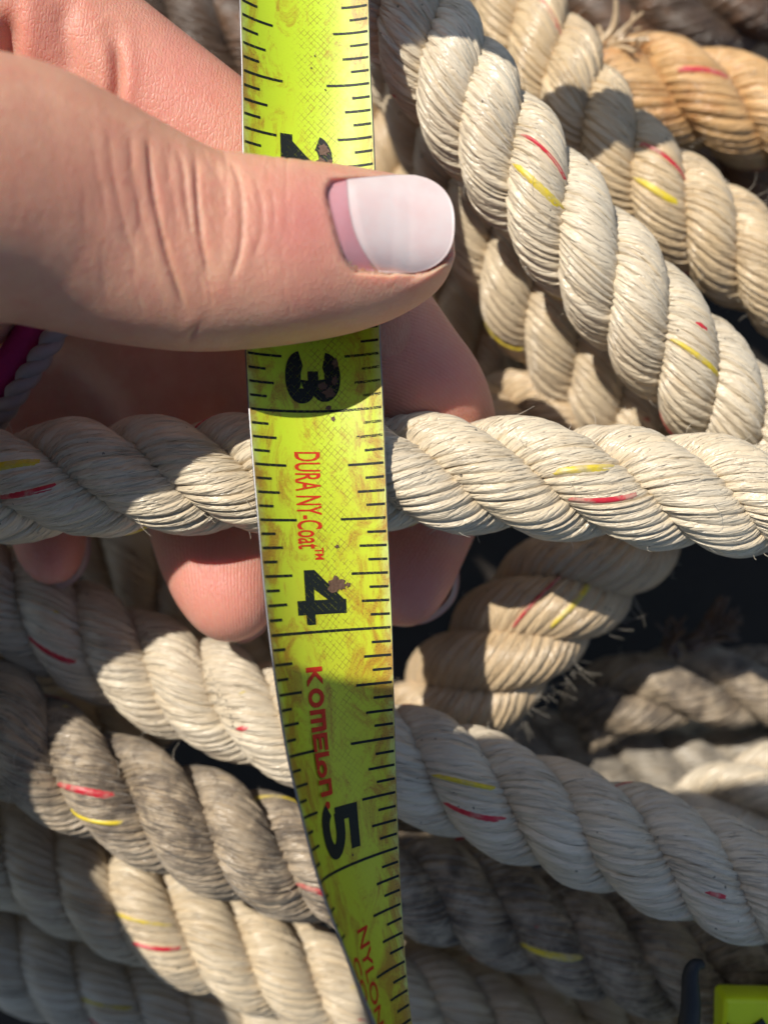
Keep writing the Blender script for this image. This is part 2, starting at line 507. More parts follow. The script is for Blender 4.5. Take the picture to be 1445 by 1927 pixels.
rope("grimy soiled rope below the long pale rope, darker on the right of the tape",
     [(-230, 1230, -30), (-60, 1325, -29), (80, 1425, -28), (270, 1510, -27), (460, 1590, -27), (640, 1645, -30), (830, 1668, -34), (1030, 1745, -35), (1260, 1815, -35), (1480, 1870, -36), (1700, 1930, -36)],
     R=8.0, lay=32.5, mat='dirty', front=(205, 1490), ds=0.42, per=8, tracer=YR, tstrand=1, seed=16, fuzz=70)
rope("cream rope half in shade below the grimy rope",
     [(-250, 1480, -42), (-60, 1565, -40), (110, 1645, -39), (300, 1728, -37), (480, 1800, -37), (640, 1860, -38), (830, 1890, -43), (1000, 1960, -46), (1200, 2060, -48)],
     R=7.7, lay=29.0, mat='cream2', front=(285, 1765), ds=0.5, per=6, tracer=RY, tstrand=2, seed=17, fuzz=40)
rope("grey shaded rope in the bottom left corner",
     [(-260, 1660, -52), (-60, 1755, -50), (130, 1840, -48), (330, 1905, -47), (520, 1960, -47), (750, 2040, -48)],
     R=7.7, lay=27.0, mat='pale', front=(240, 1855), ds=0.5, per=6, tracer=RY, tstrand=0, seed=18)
rope("deep cream rope peeking out below the grimy rope at bottom right",
     [(700, 1790, -56), (860, 1800, -55), (1020, 1850, -54), (1180, 1930, -54), (1350, 2020, -55)],
     R=7.4, lay=30.0, mat='cream2', theta0=2.4, ds=0.7, per=5, tracer=[('yellow', 4)], seed=19)
rope("deep cream rope at the lower left edge between two ropes",
     [(-260, 1560, -68), (-90, 1670, -64), (20, 1735, -63), (150, 1790, -63), (330, 1800, -66)],
     R=7.4, lay=30.0, mat='cream', theta0=2.0, ds=0.8, per=5, seed=20)
rope("tan rope glimpsed at the left edge above the grimy rope",
     [(-200, 1230, -52), (-20, 1280, -50), (120, 1330, -52), (300, 1420, -58)],
     R=7.2, lay=30.0, mat='tan', theta0=2.0, ds=0.8, per=5, seed=21)
rope("dim tan rope behind the fingertips left of the tape",
     [(120, 960, -60), (230, 1040, -58), (330, 1130, -60), (430, 1180, -62), (600, 1200, -64)],
     R=7.2, lay=30.0, mat='tan', theta0=1.0, ds=0.8, per=5, seed=22)
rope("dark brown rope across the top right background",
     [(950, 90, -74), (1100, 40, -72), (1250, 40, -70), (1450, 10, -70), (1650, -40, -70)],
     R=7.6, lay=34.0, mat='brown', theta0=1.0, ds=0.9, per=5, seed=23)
rope("rope painted dark brown for shade in the gap between the index finger and the tape top",
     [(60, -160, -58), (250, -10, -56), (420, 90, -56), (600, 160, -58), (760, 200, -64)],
     R=7.6, lay=30.0, mat='brown', theta0=1.0, ds=0.8, per=5, seed=24)  # shade of this gap is put into the dark brown colour

def tufts(root_label, spots, mat, r_mm=0.06, seed=0):
    """frayed ends: bunches of short bent fibres; spots rows (x, y, z, dx, dy, length mm, count, spread)"""
    root = next(o for o in C.objects if o.get("label") == root_label)
    rr = np.random.default_rng(seed)
    parts = []
    for x, y, z, dx, dy, L, n, spread in spots:
        p = at(x, y, z); d0 = unit(np.array([dx, -dy, 0.15]))
        for _ in range(n):
            q0 = p + rr.normal(0, 0.5, 3) * spread
            d1 = unit(d0 + rr.normal(0, 0.22, 3) * spread); d2 = unit(d1 + rr.normal(0, 0.5, 3) * spread)
            l_ = L * rr.uniform(0.6, 1.1)
            pts = catmull([q0 - d1 * l_ * 0.3, q0 + d1 * l_ * 0.3, q0 + d1 * l_ * 0.5 + d2 * l_ * 0.25, q0 + d1 * l_ * 0.55 + d2 * l_ * 0.6], 8)
            k = r_mm * rr.uniform(0.6, 1.5)
            parts.append(tube(pts, np.linspace(k, k * 0.5, 8), 4))
    V, F = join_parts(parts)
    o = mesh_np("frayed_fibres", V, F, M[mat], root, None, np.array(root.location) * 1000)
    o["kind"] = "stuff"
tufts("rust stained rope end at the top right corner", [(1120, 115, -44, 0.4, -0.9, 5, 12, 1.5), (1150, 95, -43, 0.8, -0.4, 6, 14, 1.1), (1090, 125, -46, 0.1, -1.0, 4, 9, 1.2)], 'tan', 0.5, 1)
tufts("frayed tan rope rising to the right below the held rope", [(1172, 1130, -33, 0.6, 0.8, 3.8000000000000003, 11, 1.8), (1140, 1165, -33, 0.9, 0.4, 3.8000000000000003, 11, 1.7000000000000002), (1070, 1245, -33, 0.6, 0.8, 4.0, 13, 1.8), (1022, 1285, -34, 0.5, 0.9, 4.0, 12, 1.8), (975, 1330, -35, 0.4, 0.9, 4.2, 12, 1.7000000000000002), (930, 1360, -36, 0.3, 1, 4.6, 13, 1.7000000000000002)], 'fuzz', 0.024, 2)
tufts("blurred grey tan rope end at the right edge with a loose strand", [(1260, 1215, -50, 0.2, -0.9, 4, 16, 1.2), (1310, 1205, -50, 0.9, -0.5, 7, 26, 0.9), (1345, 1190, -49, 0.9, -0.6, 4, 12, 0.7)], 'brown', 0.4, 3)
def grains(root_label, spots, seed=0):
    """crumbs of dry dirt lodged between the strands"""
    root = next(o for o in C.objects if o.get("label") == root_label)
    rr = np.random.default_rng(seed)
    oct_ = np.array([[1, 0, 0], [-1, 0, 0], [0, 1, 0], [0, -1, 0], [0, 0, 1], [0, 0, -1]], float)
    of = np.array([[0, 2, 4], [2, 1, 4], [1, 3, 4], [3, 0, 4], [2, 0, 5], [1, 2, 5], [3, 1, 5], [0, 3, 5]])
    parts = []
    dg = bpy.context.evaluated_depsgraph_get(); dg.update()
    for x0, y0, x1, y1, n, sp in spots:
        for _ in range(n):
            t = rr.uniform(); x = x0 + (x1 - x0) * t + rr.normal(0, sp); y = y0 + (y1 - y0) * t + rr.normal(0, sp)
            a = at(x, y, 20) / 1000; b = at(x, y, -80) / 1000
            best = None
            for ch in root.children:
                if ch.name.startswith("strand"):
                    hit, loc, no, fi = ch.ray_cast(Vector(a) - root.location, Vector(b - a).normalized())
                    if hit and (best is None or loc.z > best.z): best = loc
            if best is None: continue
            c = (np.array(best) + np.array(root.location)) * 1000
            s_ = rr.uniform(0.06, 0.20)
            parts.append((c + oct_ * s_ * rr.uniform(0.6, 1.3, (6, 3)), of))
    V, F = join_parts(parts)
    o = mesh_np("dirt_crumbs", V, F, M['crumb'], root, None, np.array(root.location) * 1000, smooth=False)
    o["kind"] = "stuff"
M['crumb'] = plain_mat("dry_dirt", (0.24, 0.195, 0.15), 0.9, noise=0.5, nscale=900)
grains("grimy soiled rope below the long pale rope, darker on the right of the tape", [(225, 1400, 265, 1500, 60, 9), (110, 1340, 190, 1350, 25, 9), (235, 1370, 300, 1390, 25, 9), (380, 1440, 430, 1500, 40, 9), (500, 1480, 580, 1580, 25, 12), (60, 1380, 100, 1480, 20, 14)], 1)
grains("long pale rope running diagonally behind the tape below the fingertips", [(360, 1230, 430, 1340, 45, 9), (390, 1280, 440, 1360, 40, 8)], 2)
grains("cream rope half in shade below the grimy rope", [(520, 1730, 590, 1830, 30, 9), (550, 1790, 580, 1820, 20, 6)], 3)

# thinner rope end added out of frame to cast a shadow band at upper right
rope("unseen thin rope end added above the picture to cast a shadow band",
     [(-1500, -500, -60), (-1000, -700, 0), (-560, -860, 24), (-100, -890, 30), (400, -850, 30), (800, -795, 30), (960, -810, 29)],
     R=4.4, lay=20.0, mat='cream2', theta0=1.0, ds=0.9, per=5, seed=25)

# ---------------------------------------------------------------- tape measure
TV = np.array([0.6, 1.0, 1.25, 1.5, 1.75, 2.0, 2.75, 3.0, 3.25, 3.5, 3.75, 4.0, 4.25, 4.5, 4.75, 5.0, 5.25, 5.5, 5.75, 6.0, 6.3])
TL = np.array([(450, -245), (452, -82), (454, 25), (457, 131), (458, 238), (460, 344), (464, 663), (470, 768), (478, 872), (487.6, 977.6), (497, 1085), (509, 1196.5),
               (524.7, 1309.4), (544, 1424.7), (571, 1540), (603.5, 1661.6), (645, 1774), (690, 1885), (739, 1998), (792, 2115), (860, 2255)], float)
TR = np.array([(689, -195), (692, -40), (694, 58), (697, 156), (702, 257), (706, 358), (715, 664), (720, 765), (724, 870), (728, 973.4), (732.5, 1077), (737, 1180),
               (740, 1283), (743, 1386.6), (746, 1490), (750, 1594), (755.5, 1700), (763, 1808), (774, 1917), (790, 2030), (815, 2165)], float)
ZR = np.array([-6.5, -5, -4.4, -3.8, -3.1, -2.4, -0.6, -0.3, -0.3, -0.5, -0.9, -1.2, -1.3, -1.2, -0.8, 0, 1.2, 3, 5, 7, 9])
CH = 15.05
ZL = []
for i in range(len(TV)):
    b = at(TR[i][0], TR[i][1], ZR[i])
    best = None
    for dz in np.linspace(0.3, 15.5, 400):
        a = at(TL[i][0], TL[i][1], ZR[i] + dz)
        e = abs(np.linalg.norm(a - b) - CH)
        if best is None or e < best[0] - 1e-9: best = (e, ZR[i] + dz)
    ZL.append(best[1])
ZL = np.array(ZL)
for _ in range(2):
    ZL[1:-1] = 0.25 * ZL[:-2] + 0.5 * ZL[1:-1] + 0.25 * ZL[2:]
_eL = np.array([at(TL[i][0], TL[i][1], ZL[i]) for i in range(len(TV))])
_eR = np.array([at(TR[i][0], TR[i][1], ZR[i]) for i in range(len(TV))])
_vd = np.linspace(TV[0], TV[-1], 400)
def spl(v, Y):
    # smooth interpolation: cubic hermite through the stations
    m = np.gradient(Y, TV, axis=0)
    i = np.clip(np.searchsorted(TV, v) - 1, 0, len(TV) - 2)
    h = (TV[i + 1] - TV[i])[..., None]
    t = ((v - TV[i]) / h[..., 0])[..., None]
    return ((2 * t**3 - 3 * t**2 + 1) * Y[i] + (t**3 - 2 * t**2 + t) * h * m[i] + (-2 * t**3 + 3 * t**2) * Y[i + 1] + (t**3 - t**2) * h * m[i + 1])
SAG, HALF = 2.3, 8.0
_arcR = (CH / 2) ** 2 / (2 * SAG) + SAG / 2
def tape_pt(v, sx, off=0.0):
    """v inches along, sx mm across the arc (-8 left edge .. 8 right edge), off mm above the print"""
    v = np.asarray(v, float); sx = np.asarray(sx, float)
    L = spl(v, _eL); Rr = spl(v, _eR)
    dv = 0.02
    tan = unit((spl(v + dv, _eL) + spl(v + dv, _eR)) - (spl(v - dv, _eL) + spl(v - dv, _eR)))
    ch = Rr - L
    chl = np.linalg.norm(ch, axis=-1, keepdims=True)
    cu = ch / chl
    nrm = unit(np.cross(cu, -tan))
    nrm = nrm * np.sign(nrm[..., 2:3])
    amax = math.asin(min(1, CH / 2 / _arcR))
    a = sx / HALF * amax
    x = (_arcR - off) * np.sin(a) * chl[..., 0] / CH
    y = _arcR * (1 - math.cos(amax)) - _arcR + (_arcR) - ((_arcR) - (_arcR - off) * np.cos(a)) * -1 * -1
    # height below the chord: edges 0, middle -SAG
    depth = (_arcR * np.cos(amax)) - (_arcR - off) * np.cos(a)
    mid = (L + Rr) / 2
    return mid + cu * x[..., None] + nrm * depth[..., None]

# blade material: fluorescent lime paint under clear nylon, with rust hatching and stains
def blade_mat():
    m, n, l, p = new_mat("lime_tape_paint")
    q = NB(m)
    uv = q.node("ShaderNodeTexCoord").outputs["UV"]          # (s mm, v mm)
    sep = q.node("ShaderNodeSeparateXYZ"); l.new(uv, sep.inputs[0])
    S, V = sep.outputs[0], sep.outputs[1]
    n1 = q.noise(uv, 0.16, 5, 0.62); n2 = q.noise(uv, 1.1, 4, 0.7, 0.3); n3 = q.noise(uv, 5.5, 3, 0.7)
    col = q.mix(q.ramp(q.math('ADD', q.math('MULTIPLY', n1, 0.5), q.math('MULTIPLY', q.ramp(V, 50, 130), 0.35)), 0.2, 0.6), (0.54, 0.72, 0.02, 1), (0.56, 0.61, 0.022, 1))
    col = q.mix(q.math('MULTIPLY', q.ramp(n3, 0.52, 0.75), 0.22), col, (0.36, 0.34, 0.02, 1))
    # paler along both edges: sky reflection painted into the colour
    edge = q.ramp(q.math('ADD', q.math('ABSOLUTE', S), q.math('MULTIPLY', n2, 0.7)), 7.0, 8.5)
    col = q.mix(q.math('MULTIPLY', edge, 0.5), col, (0.62, 0.68, 0.36, 1))
    # crossed scratches that have rusted
    def lines(a, b, per, w):
        t = q.math('ADD', q.math('MULTIPLY', S, a), q.math('MULTIPLY', V, b))
        t = q.math('ADD', t, q.math('MULTIPLY', n1, 0.5))
        f = q.math('ABSOLUTE', q.math('SUBTRACT', q.math('FRACT', q.math('DIVIDE', t, per)), 0.5))
        return q.math('LESS_THAN', f, w)
    la = lines(0.74, 0.67, 0.53, 0.055); lb = lines(0.70, -0.71, 0.60, 0.05)
    gap = q.ramp(q.noise(q.mapping(uv, (1, 1, 1), loc=(7, 3, 0)), 0.9, 4, 0.7), 0.40, 0.56)
    band = q.math('SUBTRACT', 1.0, q.ramp(q.math('ABSOLUTE', q.math('SUBTRACT', S, q.math('ADD', 0.9, q.math('MULTIPLY', n1, 1.6)))), 1.2, 3.4))
    fade = q.math('SUBTRACT', 1.0, q.ramp(V, 100, 128))
    hatch = q.math('MULTIPLY', q.math('MAXIMUM', la, lb), q.math('MULTIPLY', q.math('MULTIPLY', gap, band), q.math('ADD', q.math('MULTIPLY', fade, 0.72), 0.13)))
    col = q.mix(hatch, col, (0.20, 0.085, 0.012, 1))
    # rust blooms
    r1 = q.noise(q.mapping(uv, (1.0, 0.55, 1), loc=(3.3, 11, 0)), 0.30, 7, 0.74, 0.8)
    near = q.math('ADD', q.math('MULTIPLY', q.ramp(q.math('ABSOLUTE', S), 2.5, 7.2), 0.085), q.math('MULTIPLY', q.ramp(V, 66, 84), 0.035))
    rust = q.ramp(q.math('ADD', r1, near), 0.505, 0.72)
    col = q.mix(q.math('MULTIPLY', rust, 0.8), col, (0.42, 0.17, 0.012, 1))
    rust2 = q.math('MULTIPLY', rust, q.ramp(n3, 0.55, 0.66))
    col = q.mix(q.math('MULTIPLY', rust2, 0.85), col, (0.13, 0.035, 0.008, 1))
    # fine dirt flecks
    fl = q.ramp(q.noise(uv, 9.0, 2, 0.6), 0.70, 0.76)
    col = q.mix(q.math('MULTIPLY', fl, 0.6), col, (0.12, 0.08, 0.01, 1))
    l.new(col, p.inputs["Base Color"])
    l.new(q.math('ADD', 0.36, q.math('MULTIPLY', n2, 0.22)), p.inputs["Roughness"])
    p.inputs["Specular IOR Level"].default_value = 0.5
    p.inputs["Coat Weight"].default_value = 0.15
    p.inputs["Coat Roughness"].default_value = 0.4
    h = q.math('SUBTRACT', q.math('MULTIPLY', n3, 0.35), q.math('MULTIPLY', hatch, 0.8))
    l.new(q.bump(h, 0.35, 0.00012), p.inputs["Normal"])
    return m
M['blade'] = blade_mat()
def print_mat(name, col, wear_lo=0.66, wear_hi=0.72, patch=True):
    m, n, l, p = new_mat(name)
    q = NB(m)
    uv = q.node("ShaderNodeTexCoord").outputs["UV"]
    nz = q.noise(uv, 6.5, 4, 0.7)
    c = q.mix(q.math('MULTIPLY', nz, 0.5), rgba(col), rgba([x * 0.6 for x in col]))
    l.new(c, p.inputs["Base Color"])
    p.inputs["Roughness"].default_value = 0.55
    p.inputs["Specular IOR Level"].default_value = 0.3
    sep = q.node("ShaderNodeSeparateXYZ"); l.new(uv, sep.inputs[0])
    S, V = sep.outputs[0], sep.outputs[1]
    def lines(a, b, per, w):
        t = q.math('ADD', q.math('MULTIPLY', S, a), q.math('MULTIPLY', V, b))
        f = q.math('ABSOLUTE', q.math('SUBTRACT', q.math('FRACT', q.math('DIVIDE', t, per)), 0.5))
        return q.math('LESS_THAN', f, w)
    scr = q.math('MULTIPLY', q.math('MAXIMUM', lines(0.74, 0.67, 0.53, 0.04), lines(0.70, -0.71, 0.60, 0.035)), q.math('LESS_THAN', V, 103))
    scr = q.math('MULTIPLY', scr, q.math('GREATER_THAN', q.noise(uv, 1.3, 3), 0.5))
    # marks rubbed off at the right edge round the three inch line
    pa = q.math('MULTIPLY', q.ramp(S, 1.0, 4.5), q.math('SUBTRACT', 1.0, q.ramp(q.math('ABSOLUTE', q.math('SUBTRACT', V, 75.0)), 4.5, 7.5)))
    wear = q.ramp(q.math('ADD', nz, q.math('MULTIPLY', pa, 0.17)), wear_lo, wear_hi)
    tr = q.math('MAXIMUM', wear, q.math('MULTIPLY', scr, 0.6))
    tb = q.node("ShaderNodeBsdfTransparent")
    mx = q.node("ShaderNodeMixShader")
    l.new(tr, mx.inputs[0]); l.new(p.outputs[0], mx.inputs[1]); l.new(tb.outputs[0], mx.inputs[2])
    l.new(mx.outputs[0], n["Material Output"].inputs["Surface"])
    return m
M['ink'] = print_mat("black_print", (0.012, 0.016, 0.014))
M['redink'] = print_mat("red_print", (0.66, 0.035, 0.012), 0.68, 0.74)
M['steel'] = plain_mat("bare_steel_edge", (0.30, 0.30, 0.31), 0.4, metallic=0.8)
M['rustflake'] = plain_mat("rusted_steel", (0.16, 0.085, 0.05), 0.6, noise=0.5, nscale=2500, bump=0.5)

tm_loc = at(1330, 1990, -20)
tape = empty("tape_measure", tm_loc, "worn lime yellow tape measure pinched by the thumb, black and lime case at lower right", "tape measure")

def blade():
    nv, ns, th = 420, 25, 0.22
    v = np.linspace(0.62, 6.28, nv); sx = np.linspace(-HALF, HALF, ns)
    Vg, Sg = np.meshgrid(v, sx, indexing='ij')
    top = tape_pt(Vg, Sg); bot = tape_pt(Vg, Sg, -th)
    Vt = np.vstack([top.reshape(-1, 3), bot.reshape(-1, 3)])
    F = grid_faces(nv, ns)
    uv = np.stack([Sg, Vg * 25.4], -1).reshape(-1, 2)
    o = mesh_np("blade", top.reshape(-1, 3), F, M['blade'], tape, uv[F.ravel()], tm_loc)
    # steel underside and edges, a touch wider than the paint
    Sg2 = Sg * 1.007
    a = tape_pt(Vg, Sg2, -0.03); b = tape_pt(Vg, Sg2, -th)
    ring = np.concatenate([a, b[:, ::-1]], 1)
    u = mesh_np("steel_backing", ring.reshape(-1, 3), grid_faces(nv, 2 * ns, True), M['steel'], o, None, tm_loc)
    u["label"] = "bare steel back and edges of the blade"
    return o
blade_o = blade()

def print_mesh(name, polys, mat, off=0.035, label=None):
    """polys: list of (points (s mm, v inch), level) closed outlines or ready triangles; bisected, then laid on the blade"""
    bm = bmesh.new()
    for pts, lev in polys:
        pts = [Vector((p[0], p[1] * 25.4, 0)) for p in pts]
        vs = [bm.verts.new((p.x, p.y, lev * 0.012)) for p in pts]
        for t in tessellate_polygon([pts]):
            try: bm.faces.new([vs[i] for i in t])
            except ValueError: pass
    return finish_print(name, bm, mat, off, label)

def finish_print(name, bm, mat, off, label):
    xs = [v.co.x for v in bm.verts]; ys = [v.co.y for v in bm.verts]
    def cut(lo, hi, step, axis):
        k = math.ceil(lo / step)
        while k * step < hi:
            co = (k * step, 0, 0) if axis == 0 else (0, k * step, 0)
            no = (1, 0, 0) if axis == 0 else (0, 1, 0)
            bmesh.ops.bisect_plane(bm, geom=bm.verts[:] + bm.edges[:] + bm.faces[:], plane_co=co, plane_no=no, dist=1e-5)
            k += 1
    cut(min(xs), max(xs), 0.7, 0)
    cut(min(ys), max(ys), 1.6, 1)
    bm.verts.index_update()
    co = np.array([v.co[:] for v in bm.verts])
    bmesh.ops.triangulate(bm, faces=bm.faces[:])
    F = np.array([[v.index for v in f.verts] for f in bm.faces])
    bm.free()
    P = np.array([tape_pt(np.array([c[1] / 25.4]), np.array([c[0]]), off + c[2])[0] for c in co]) if len(co) < 3 else None
    P = np.zeros((len(co), 3))
    for lev in np.unique(np.round(co[:, 2], 4)):
        i = np.abs(co[:, 2] - lev) < 1e-3
        P[i] = tape_pt(co[i, 1] / 25.4, co[i, 0], off + lev)
    o = mesh_np(name, P, F, mat, blade_o, co[F.ravel(), :2], tm_loc)
    if label: o["label"] = label
    return o

# scale marks
def ticks():
    polys = []
    hw = 0.15 / 25.4
    for i in range(int(0.7 * 16), int(6.2 * 16)):
        v = i / 16
        if i % 16 == 0:
            polys.append(([(-7.85, v - hw), (7.85, v - hw), (7.85, v + hw), (-7.85, v + hw)], 0)); continue
        ln = 5.2 if i % 8 == 0 else 4.2 if i % 4 == 0 else 3.15 if i % 2 == 0 else 2.2
        polys.append(([(-7.85, v - hw), (-7.85 + ln, v - hw), (-7.85 + ln, v + hw), (-7.85, v + hw)], 0))
        polys.append(([(7.85 - ln, v - hw), (7.85, v - hw), (7.85, v + hw), (7.85 - ln, v + hw)], 0))
    o = print_mesh("scale_marks", polys, M['ink'])
    o["label"] = "black sixteenth inch marks along both edges"
ticks()

def ribbon(pts, w):
    """polyline with width -> one outline polygon (flat ends)"""
    P = np.asarray(pts, float)
    t = unit(np.gradient(P, axis=0)) if len(P) > 2 else unit(np.repeat((P[1:] - P[:-1]), 2, 0))
    n = np.stack([-t[:, 1], t[:, 0]], 1)
    w = np.broadcast_to(np.asarray(w, float), (len(P),))[:, None]
    return np.vstack([P + n * w / 2, (P - n * w / 2)[::-1]])

def arc(cx, cy, rx, ry, a0, a1, n=22):
    a = np.radians(np.linspace(a0, a1, n))
    return np.stack([cx + rx * np.cos(a), cy + ry * np.sin(a)], 1)

# glyph space: x to the right of the upright character, y up; printed with x along the blade and y towards the right edge
def place(polys, v0, vlen, s0, slen):
    return [([(s0 + y * slen, v0 + x * vlen / 25.4) for x, y in p], k) for k, p in enumerate(polys)]
G2 = [ribbon(arc(0.47, 0.70, 0.31, 0.175, 172, -42), np.linspace(0.27, 0.25, 22)), [(0.03, 0.24), (0.03, 0.0), (0.98, 0.0), (0.98, 0.24)], [(0.03, 0.12), (0.40, 0.12), (0.83, 0.56), (0.61, 0.70)]]
G3 = [ribbon(arc(0.48, 0.725, 0.325, 0.155, 180, -80), 0.30), ribbon(arc(0.48, 0.285, 0.355, 0.155, 80, -180), 0.30), [(0.36, 0.41), (0.36, 0.61), (0.62, 0.61), (0.62, 0.41)]]
G4 = [[(0.56, 0.0), (0.82, 0.0), (0.82, 1.0), (0.56, 1.0)], [(0.0, 0.18), (1.0, 0.18), (1.0, 0.37), (0.0, 0.37)], [(0.0, 0.18), (0.0, 0.40), (0.60, 1.0), (0.60, 0.70), (0.22, 0.18)]]
G5 = [[(0.10, 0.78), (0.10, 1.0), (0.88, 1.0), (0.88, 0.78)], [(0.10, 0.44), (0.10, 0.9), (0.34, 0.9), (0.34, 0.44)], ribbon(np.vstack([[(0.2, 0.53)], arc(0.47, 0.325, 0.36, 0.215, 95, -165, 26)]), 0.25)]
G1 = [[(0.35, 0.0), (0.62, 0.0), (0.62, 1.0), (0.35, 1.0)], [(0.1, 0.62), (0.1, 0.80), (0.40, 1.0), (0.40, 0.78)]]
G6 = [ribbon(arc(0.48, 0.31, 0.33, 0.2, 0, 358, 30), 0.23), ribbon(arc(0.62, 0.36, 0.47, 0.52, 180, 95), 0.23)]
for g, v in ((G1, 1), (G2, 2), (G3, 3), (G4, 4), (G5, 5), (G6, 6)):
    word = ["one", "two", "three", "four", "five", "six"][v - 1]
    print_mesh("numeral", place(g, v - 0.272, 6.1, -3.2, 6.1), M['ink'], 0.04, "black numeral " + word)

def text_print(name, body, v0, vlen, s0, slen, mat, label, bold=0.0):
    cu = bpy.data.curves.new("lettering_source", 'FONT')
    cu.body = body; cu.size = 1.0; cu.offset = bold; cu.resolution_u = 4
    o = bpy.data.objects.new("lettering_source", cu)
    C.objects.link(o)
    dg = bpy.context.evaluated_depsgraph_get(); dg.update()
    me = bpy.data.meshes.new_from_object(o.evaluated_get(dg))
    bm = bmesh.new(); bm.from_mesh(me)
    bmesh.ops.triangulate(bm, faces=bm.faces[:])
    xs = [v.co.x for v in bm.verts]; ys = [v.co.y for v in bm.verts]
    x0, x1 = min(xs), max(xs)
    cap = 0.70
    for v in bm.verts:
        x = (v.co.x - x0) / (x1 - x0); y = v.co.y / cap
        v.co = (s0 + y * slen, v0 * 25.4 + x * vlen, 0)
    bpy.data.objects.remove(o); bpy.data.curves.remove(cu); bpy.data.meshes.remove(me)
    return finish_print(name, bm, mat, 0.04, label)
text_print("lettering", "DURA NY-Coat", 3.185, 11.4, -2.55, 3.0, M['redink'], "red words DURA NY-Coat", 0.012)
text_print("lettering", "TM", 3.63, 1.35, -0.55, 1.05, M['redink'], "small red trademark letters", 0.02)
text_print("lettering", "NYLON", 5.27, 10.6, 0.2, 2.2, M['redink'], "red word NYLON", 0.012)
text_print("lettering", "COAT", 5.36, 9.2, -3.2, 2.4, M['redink'], "red word COAT", 0.012)
# heavy rounded logo letters
W = 0.24
logo = []
def lg(x0, polys):
    for p in polys: logo.append([(x0 + a, b) for a, b in np.asarray(p)])
lg(0.0, [[(0, 0), (0.25, 0), (0.25, 1), (0, 1)], [(0.22, 0.42), (0.22, 0.62), (0.62, 1.0), (0.92, 1.0), (0.40, 0.5)], [(0.36, 0.62), (0.24, 0.46), (0.66, 0), (0.97, 0)]])
lg(1.06, [ribbon(arc(0.48, 0.5, 0.36, 0.385, 0, 359, 34), 0.24)])
lg(2.12, [[(0, 0), (0.23, 0), (0.23, 0.97), (0, 0.97)], [(0.42, 0), (0.64, 0), (0.64, 0.85), (0.42, 0.85)], [(0.83, 0), (1.06, 0), (1.06, 0.80), (0.83, 0.80)], [(0.0, 0.76), (0.98, 0.76), (1.06, 0.84), (1.0, 1.0), (0.0, 1.0)]])
lg(3.28, [[(0, 0), (0.23, 0), (0.23, 1), (0, 1)], [(0.2, 0.78), (0.85, 0.78), (0.85, 1.0), (0.2, 1.0)], [(0.2, 0.40), (0.78, 0.40), (0.78, 0.60), (0.2, 0.60)], [(0.2, 0), (0.85, 0), (0.85, 0.22), (0.2, 0.22)]])
lg(4.2, [[(0, 0.1), (0.23, 0.1), (0.23, 1), (0, 1)], [(0, 0.0), (0.62, 0.0), (0.62, 0.22), (0, 0.22)], ribbon(arc(0.80, 0.37, 0.32, 0.27, 268, -88, 34), 0.22)])
lg(5.52, [[(0, 0), (0.23, 0), (0.23, 0.9), (0, 0.9)], [(0, 0.70), (0.72, 0.70), (0.80, 0.80), (0.76, 0.92), (0, 0.92)], [(0.58, 0), (0.81, 0), (0.81, 0.78), (0.58, 0.78)]])
print_mesh("lettering", place(logo, 4.15, 13.9 / 6.35, -2.75, 2.25), M['redink'], 0.04, "red logo lettering")
print_mesh("lettering", [([(-1.55 + 0.42 * math.cos(a) , 4.735 + 0.42 / 25.4 * math.sin(a)) for a in np.linspace(0, 6.28, 16, endpoint=False)], 0)], M['redink'], 0.04, "small red round mark")

# paint worn through to rusted steel over the numerals
def flake(cs, cv, rs, rv, seed, n=17):
    r = np.random.default_rng(seed)
    a = np.linspace(0, 2 * np.pi, n, endpoint=False)
    k = r.uniform(0.55, 1.15, n)
    print_mesh("rust_spot", [([(cs + rs * k[i] * math.cos(a[i]), cv + rv / 25.4 * k[i] * math.sin(a[i])) for i in range(n)], 0)], M['rustflake'], 0.10)
for f in ((1.95, 1.795, 0.75, 0.75, 1), (1.5, 1.86, 0.6, 0.9, 2), (2.6, 1.86, 0.4, 0.6, 3), (0.95, 2.885, 0.55, 0.5, 4), (1.65, 2.92, 0.75, 0.7, 5), (2.4, 2.86, 0.45, 0.55, 6),
          (1.55, 2.985, 0.35, 0.35, 7), (2.05, 3.035, 0.3, 0.32, 8), (1.5, 3.795, 0.85, 0.95, 9), (2.3, 3.80, 0.75, 0.7, 10), (3.2, 3.80, 0.3, 0.35, 11), (2.1, 3.625, 0.28, 0.28, 12),
          (2.55, 2.78, 0.35, 0.7, 13), (1.4, 1.36, 0.12, 0.14, 14), (2.5, 1.52, 0.12, 0.12, 15), (0.9, 1.42, 0.12, 0.12, 16), (1.5, 4.965, 0.16, 0.16, 17)):
    flake(*f)

